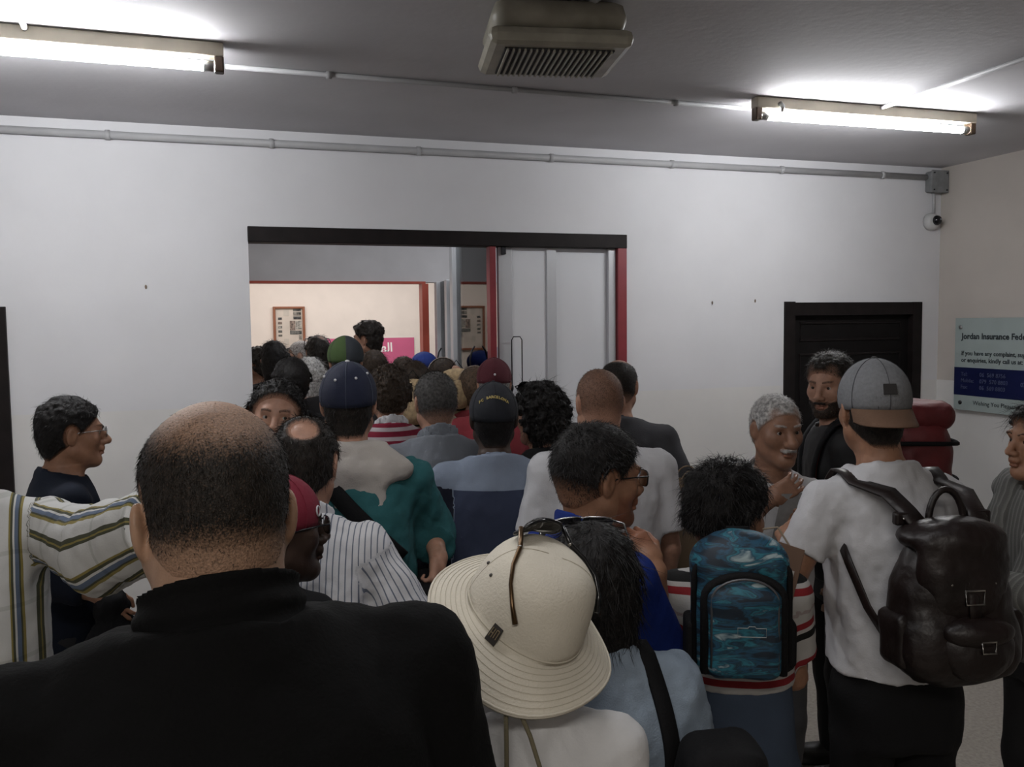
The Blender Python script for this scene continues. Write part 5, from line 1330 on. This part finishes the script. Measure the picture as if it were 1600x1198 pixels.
# ---- red hiking pack
f = beard; s = f.s
rb_ = thing_at(f, 'hiking_backpack', 'red and black hiking backpack on the bearded man', 'backpack')
redn = mat('red_nylon', (.11, .010, .012), .6, bump=.3, bscale=60, var=.25, vscale=12)
o3 = np.array([0, -.285, 1.30])+np.array([*f.lean(1.3), 0]); B = lambda x, y, z: o3+np.array([x, y, z])
soft('body', [rbox(B(0, 0, -.06), (.160, .125, .27), .08, 0)], .012, redn, rb_, .010, 12, 2)
soft('lid', [rbox(B(0, .0, .22), (.152, .128, .055), .05, 0)], .011, redn, rb_, .006, 14, 3)
for z in (.12, -.02, -.16): MB().tube([B(.165*math.copysign(min(1, abs(math.cos(a))*1.3), math.cos(a)), .132*math.copysign(min(1, abs(math.sin(a))*1.3), math.sin(a)), z) for a in [2*math.pi*i/24 for i in range(24)]], .009, 6, closed=True).build('compression_strap', webb, rb_, True)
shoulder_straps(f, rb_, webb, (-.11, .11), .055, .012, trim=redn)

# ---- beige sun hat
f = hatw; hs = f.hs
hatm = mat('beige_hat_cotton', (.57, .53, .45), .9, bump=.3, bscale=240, var=.05, vscale=14, spec=.2)
hatst = mat('hat_stitching', (.49, .45, .37), .9, var=0)
RH = f.HM @ rotm(0, -.10, 0); HC_ = f.hc+f.HM @ np.array([0, -.014, .046])*hs
ra, rb2 = .104, .121
def hat_pt(u, az, off=0):
    """u<0 on the crown (-1 = top), u in 0..1 across the brim"""
    if u <= 0:
        t = -u*math.pi/2; r = math.cos(t)**.62; z = .120*math.sin(t)**.9 if u > -1 else .120
        if u <= -.999: r = 0
        w = .004*math.sin(az*3+u*5)*(1+u)
        r_ = np.array([ra*r, rb2*r])+w
    else:
        e = .074*u*(1+.10*math.sin(az*2+.6)); r_ = np.array([ra, rb2])+e*.93
        z = -.40*e-.10*e*u+.010*u*math.sin(az*3+1.2)+.014*u*max(0, math.sin(az+2.4))
    q = np.array([r_[0]*math.sin(az), r_[1]*math.cos(az), z+off])
    return HC_+RH @ q*hs
us = [-1+i/14 for i in range(15)]+[.02+.98*i/9 for i in range(10)]
NA = 72; mb = MB()
for side in (0, 1):
    for u in us:
        for k in range(NA): mb.v.append(tuple(hat_pt(u, 2*math.pi*k/NA, -.003*side)))
nU = len(us)
for i in range(nU-1):
    for k in range(NA):
        a, b, c, d = i*NA+k, i*NA+(k+1) % NA, (i+1)*NA+(k+1) % NA, (i+1)*NA+k
        mb.f.append((a, d, c, b)); o_ = nU*NA; mb.f.append((o_+a, o_+b, o_+c, o_+d))
for k in range(NA): a = (nU-1)*NA+k; b = (nU-1)*NA+(k+1) % NA; mb.f.append((a, nU*NA+a, nU*NA+b, b))
hat = mb.build('sun_hat', hatm, hatw.o, True)
for u in (.12, .24, .36, .48, .60, .72, .84, .97):
    MB().tube([hat_pt(u, 2*math.pi*k/60, .0004) for k in range(60)], 0.0006 if u < .9 else .0022, 5, closed=True).build('brim_stitching', hatst if u < .9 else hatm, hat, True)
MB().tube([hat_pt(-.02, 2*math.pi*k/60, .0) for k in range(60)], .0016, 5, closed=True).build('band_seam', hatst, hat, True)
for az in (math.pi*.5, math.pi*1.5): MB().tube([hat_pt(-.02-.96*i/14, az, .0006) for i in range(15)], .0005, 5).build('crown_seam', hatst, hat, True)
for az in (4.45, 4.75):
    for dz in (-.33, ): MB().ball(hat_pt(dz, az), .0032, 8, 6).build('eyelet', mat('dark_eyelet', (.05, .045, .04), .5), hat, True)
az0 = math.pi+.62
lab = MB(); cs = [hat_pt(u, az0+a, .0012) for u, a in ((.10, -.085), (-.10, -.085), (-.10, .085), (.10, .085))]
cs2 = [hat_pt(u, az0+a, -.002) for u, a in ((.10, -.085), (-.10, -.085), (-.10, .085), (.10, .085))]
lab.v = [tuple(q+RH @ np.array([-.002, -.004, .002])) for q in cs]+[tuple(q) for q in cs2]; lab.f = [(0, 1, 2, 3), (7, 6, 5, 4)]+[(i, 4+i, 4+(i+1) % 4, (i+1) % 4) for i in range(4)]
lab.build('woven_label', mat('dark_label', (.018, .014, .012), .7), hat)
lt = MB()
for (a0, b0, a1, b1) in ((.15, .3, .15, .8), (.15, .8, .4, .8), (.4, .8, .4, .3), (.6, .25, .6, .8), (.6, .5, .85, .5), (.85, .25, .85, .8)):
    L_ = lambda a, b: np.array(lab.v[0])*(1-a)*(1-b)+np.array(lab.v[1])*(1-a)*b+np.array(lab.v[2])*a*b+np.array(lab.v[3])*a*(1-b)+RH @ np.array([-.0004, -.0008, .0004])
    lt.tube([L_(a0, b0), L_(a1, b1)], .0009, 4)
o_ = lt.build('label_stitch', mat('label_thread', (.16, .12, .07), .8), hat); o_['kind'] = 'stuff'
cordm = mat('olive_cord', (.15, .13, .08), .85, bump=.4)
for dx, sw in ((0, 0), (.022, .02)):
    a = hat_pt(.70, math.pi+.15-dx*4, -.004); MB().tube([a, a+np.array([dx, -.012, -.05]), a+np.array([dx+sw, -.010, -.12]), a+np.array([dx+sw*.4, .0, -.24])], .0034, 8).build('chin_cord', cordm, hat, True)
g_ = thing_at(hatw, 'sunglasses', 'sunglasses', 'sunglasses')
AO = -.55; RG = RH @ rotm(-AO, 0, 0)
for k in (-1, 1):
    pc = hat_pt(-.80, AO+k*.30)+RG @ np.array([0, .016, .012]); R = RG @ rotm(k*-.25, -.55, 0); ring = []
    for i in range(20):
        a = 2*math.pi*i/20; e = .7; ring.append(pc+R @ np.array([.029*math.copysign(abs(math.cos(a))**e, math.cos(a)), .004*math.cos(a)**2*-1, .021*math.copysign(abs(math.sin(a))**e, math.sin(a))]))
    MB().tube(ring, .0032, 6, closed=True).build('rim', framed, g_, True)
    l = MB(); l.v = [tuple(q) for q in ring]+[tuple(q+R @ np.array([0, -.002, 0])) for q in ring]; l.f = [tuple(range(20)), tuple(range(39, 19, -1))]+[(i, 20+i, 20+(i+1) % 20, (i+1) % 20) for i in range(20)]
    l.build('lens', lensd, g_)
    h0 = pc+R @ np.array([k*.031, 0, .008])
    tp = [h0, hat_pt(-.76, AO+k*1.05)+RG @ np.array([k*.006, 0, .004])]+[hat_pt(u, AO+k*az)+RG @ np.array([k*.005, -.004, .003]) for u, az in ((-.62, 1.45), (-.48, 1.75), (-.34, 2.0), (-.22, 2.18))]
    t_ = MB(); t_.tube(tp, [.0040, .0042, .0034, .0030, .0034, .0044], 8); t_.build('temple', gilt if k < 0 else framed, g_, True)
    MB().ball(tp[1], (.0045, .0045, .0045), 8, 6).build('hinge', brass, g_, True)
q0, q1 = hat_pt(-.80, AO-.30)+RG @ np.array([.029, .016, .018]), hat_pt(-.80, AO+.30)+RG @ np.array([-.029, .016, .018])
MB().tube([q0, (q0+q1)/2+RG @ np.array([0, .003, .003]), q1], .0028, 6).build('bridge', framed, g_, True)
tag(g_, 'dark sunglasses with bronze temples resting on the beige sun hat', 'sunglasses')
g_ = glasses(denw, metalf, up_=.122, back=.062, lens=lensc, name='sunglasses', parent=False, wide=.080, size=(.030, .022), pitch=-.95, off=(-.012, 0, 0), rim=.0022, temples=.08)
tag(g_, 'silver rimmed glasses pushed up on the hair of the denim shirt woman', 'glasses')
for fg, lb_, u, bk in ((b2, 'small sunglasses on the thinning crown below the notice board', .10, .04), (b3, 'dark sunglasses pushed up on the white haired man in profile', .05, .012), (curl, 'sunglasses pushed into the curly black hair', .118, .045)):
    g_ = glasses(fg, framed, up_=u, back=bk, lens=lensd, name='sunglasses', parent=False, wide=.080, size=(.029, .021), pitch=-.5, rim=.0026, temples=.08); tag(g_, lb_, 'sunglasses')
# ---- black shoulder bag of the denim shirt woman
f = denw; s = f.s
db = thing_at(f, 'shoulder_bag', 'black bag hanging from the pale denim shirt shoulder', 'bag')
c = np.array([.085*s, 0, 1.26*s])+np.array([*f.lean(1.26*s), 0])
strap(f, db, webb, c, np.array([.35, -.75, -.1]), (0, 0, 1), -30, 150, .036, .006, .004)
soft('bag_body', [rbox(np.array([.225*s, -.15, 1.22*s]), (.075, .07, .13), .045, 0)], .009, webb, db, .006)
MB().tube([np.array([.17*s, -.218, 1.30*s]), np.array([.28*s, -.218, 1.30*s])], .004, 6).build('zip', MATS['grey_zip'], db, True)
# ---- straw hats carried on the back
def straw_hat(f, px, py, d, label):
    c = f.loc(at(px, py, d)); t = thing_at(f, 'straw_hat', label, 'hat'); R = rotm(0, 0, 0) @ np.array([[1, 0, 0], [0, .25, -.968], [0, .968, .25]])
    prof = [(.001, .098), (.05, .094), (.078, .075), (.088, .0), (.12, -.004), (.165, -.016), (.166, -.020), (.12, -.009), (.085, -.005), (.074, .07), (.001, .093)]
    o = MB().lathe(prof, 40, c=c, M=R, cap=False).build('hat_body', straw, t, True)
    MB().lathe([(.0885, .006), (.090, .012), (.086, .03), (.084, .03)], 40, c=c, M=R, cap=False).build('ribbon', webb, t, True)
    MB().tube([c+R @ np.array([.085, 0, -.005]), c+np.array([.06, .06, .12]), c+np.array([0, .10, .20]), c+np.array([-.06, .06, .12]), c+R @ np.array([-.085, 0, -.005])], .003, 6).build('cord', webb, t, True)
straw_hat(b10, 647, 640, 4.42, 'straw hat hanging behind the brown haired person beside the striped polo')
straw_hat(b12, 716, 618, 4.95, 'straw hat hanging behind the headband woman, right of the grey haired man')
# ---- paper held by the old man
c = at(1240, 826, 2.80); sh = MB(); R = rotm(.35+oldm.th, .25, .05); nx_, nz_ = 8, 8
for side in (0, 1):
    for i in range(nx_+1):
        for j in range(nz_+1):
            u, v = i/nx_-.5, j/nz_-.5; sh.v.append(tuple(R @ np.array([u*.21, .03*math.cos(u*2.6)+.01*v+.0012*side, v*.297])))
n1 = (nx_+1)*(nz_+1)
for i in range(nx_):
    for j in range(nz_):
        a = i*(nz_+1)+j; q = (a, a+1, a+nz_+2, a+nz_+1); sh.f.append(q); sh.f.append(tuple(n1+t for t in q[::-1]))
o = sh.build('paper_sheet', mat('grey_printed_paper', (.26, .26, .26), .8, var=.1, vscale=40), None, True, loc=c); tag(o, 'grey printed sheet of paper held by the old man', 'paper')
# ---- paper bag and printed tote beside the charcoal t-shirt man
c = at(1078, 815, 3.35); pbm = mat('brown_kraft_paper', (.20, .14, .085), .8, bump=.3, bscale=30, var=.15)
pbag = empty('paper_bag', (c[0], c[1], .955), -.3, 'brown paper bag hanging beside the charcoal t-shirt man', 'bag')
hz = .335
m_ = MB(); m_.v = [(-.11, -.055, 0), (.11, -.055, 0), (.11, .055, 0), (-.11, .055, 0), (-.115, -.05, hz), (.115, -.05, hz), (.115, .05, hz), (-.115, .05, hz), (-.105, -.045, hz), (.105, -.045, hz), (.105, .045, hz), (-.105, .045, hz), (-.1, -.045, .02), (.1, -.045, .02), (.1, .045, .02), (-.1, .045, .02), (-.113, 0, hz*.95), (.113, 0, hz*.95)]
m_.f = [(3, 2, 1, 0), (0, 1, 5, 4), (1, 2, 6, 5), (2, 3, 7, 6), (3, 0, 4, 7), (4, 5, 9, 8), (5, 6, 10, 9), (6, 7, 11, 10), (7, 4, 8, 11), (8, 9, 13, 12), (9, 10, 14, 13), (10, 11, 15, 14), (11, 8, 12, 15), (12, 13, 14, 15)]
m_.v = m_.v[:16]; m_.build('sack', pbm, pbag)
for y in (-.048, .048): MB().tube([(-.045*math.cos(a), y, hz-.01+.055*math.sin(a)) for a in [math.pi*i/10 for i in range(11)]], .003, 6).build('handle', pbm, pbag, True)
c = at(1104, 822, 3.62); tote = empty('tote_bag', (c[0], c[1], .78), -.32, 'white tote bag with grey capital letters behind the boy', 'bag')
tb = soft('pouch', [rbox(np.array([0, 0, .19]), (.17, .05, .19), .045, 0)], .012, mat('white_canvas', (.48, .47, .46), .9, bump=.3), tote, .006)
letm = mat('grey_print', (.22, .22, .22), .8, var=0)
for i, w_ in enumerate(('WORK', 'FOR', 'THE')): text(w_, .085, letm, 'lettering', tote, Matrix.Translation((-.11, -.060, .25-.085*i)) @ RXM, bold=.002)
for y in (-.03, .03): MB().tube([(-.08, y, .36), (-.07, y, .39), (-.02, y*2.2, .40), (.02, y*2.2, .40), (.07, y, .39), (.08, y, .36)], 0, flat=(.025, .003), normals=[(0, -1 if y < 0 else 1, 0)]*6).build('handle', MATS['white_canvas'], tote, True)
# ---- dark pouch in the hand of the woman at the left wall
f = leftw; c = f.wr[1]+np.array([.02, .03, -.11]); hp_ = thing_at(f, 'handbag', 'small dark drawstring bag in the hand of the navy top woman', 'bag')
soft('pouch', [ell(c+np.array([0, 0, -.06]), (.075, .085, .085), 0), cone(c, c+np.array([0, 0, .07]), .035, .055, .03)], .008, blackc, hp_, .010, 20)
MB().tube([c+np.array([0, .02, .06]), c+np.array([.03, .07, .02]), c+np.array([.03, .09, -.05]), c+np.array([.03, .11, -.09])], .006, 6).build('drawstring', webb, hp_, True)
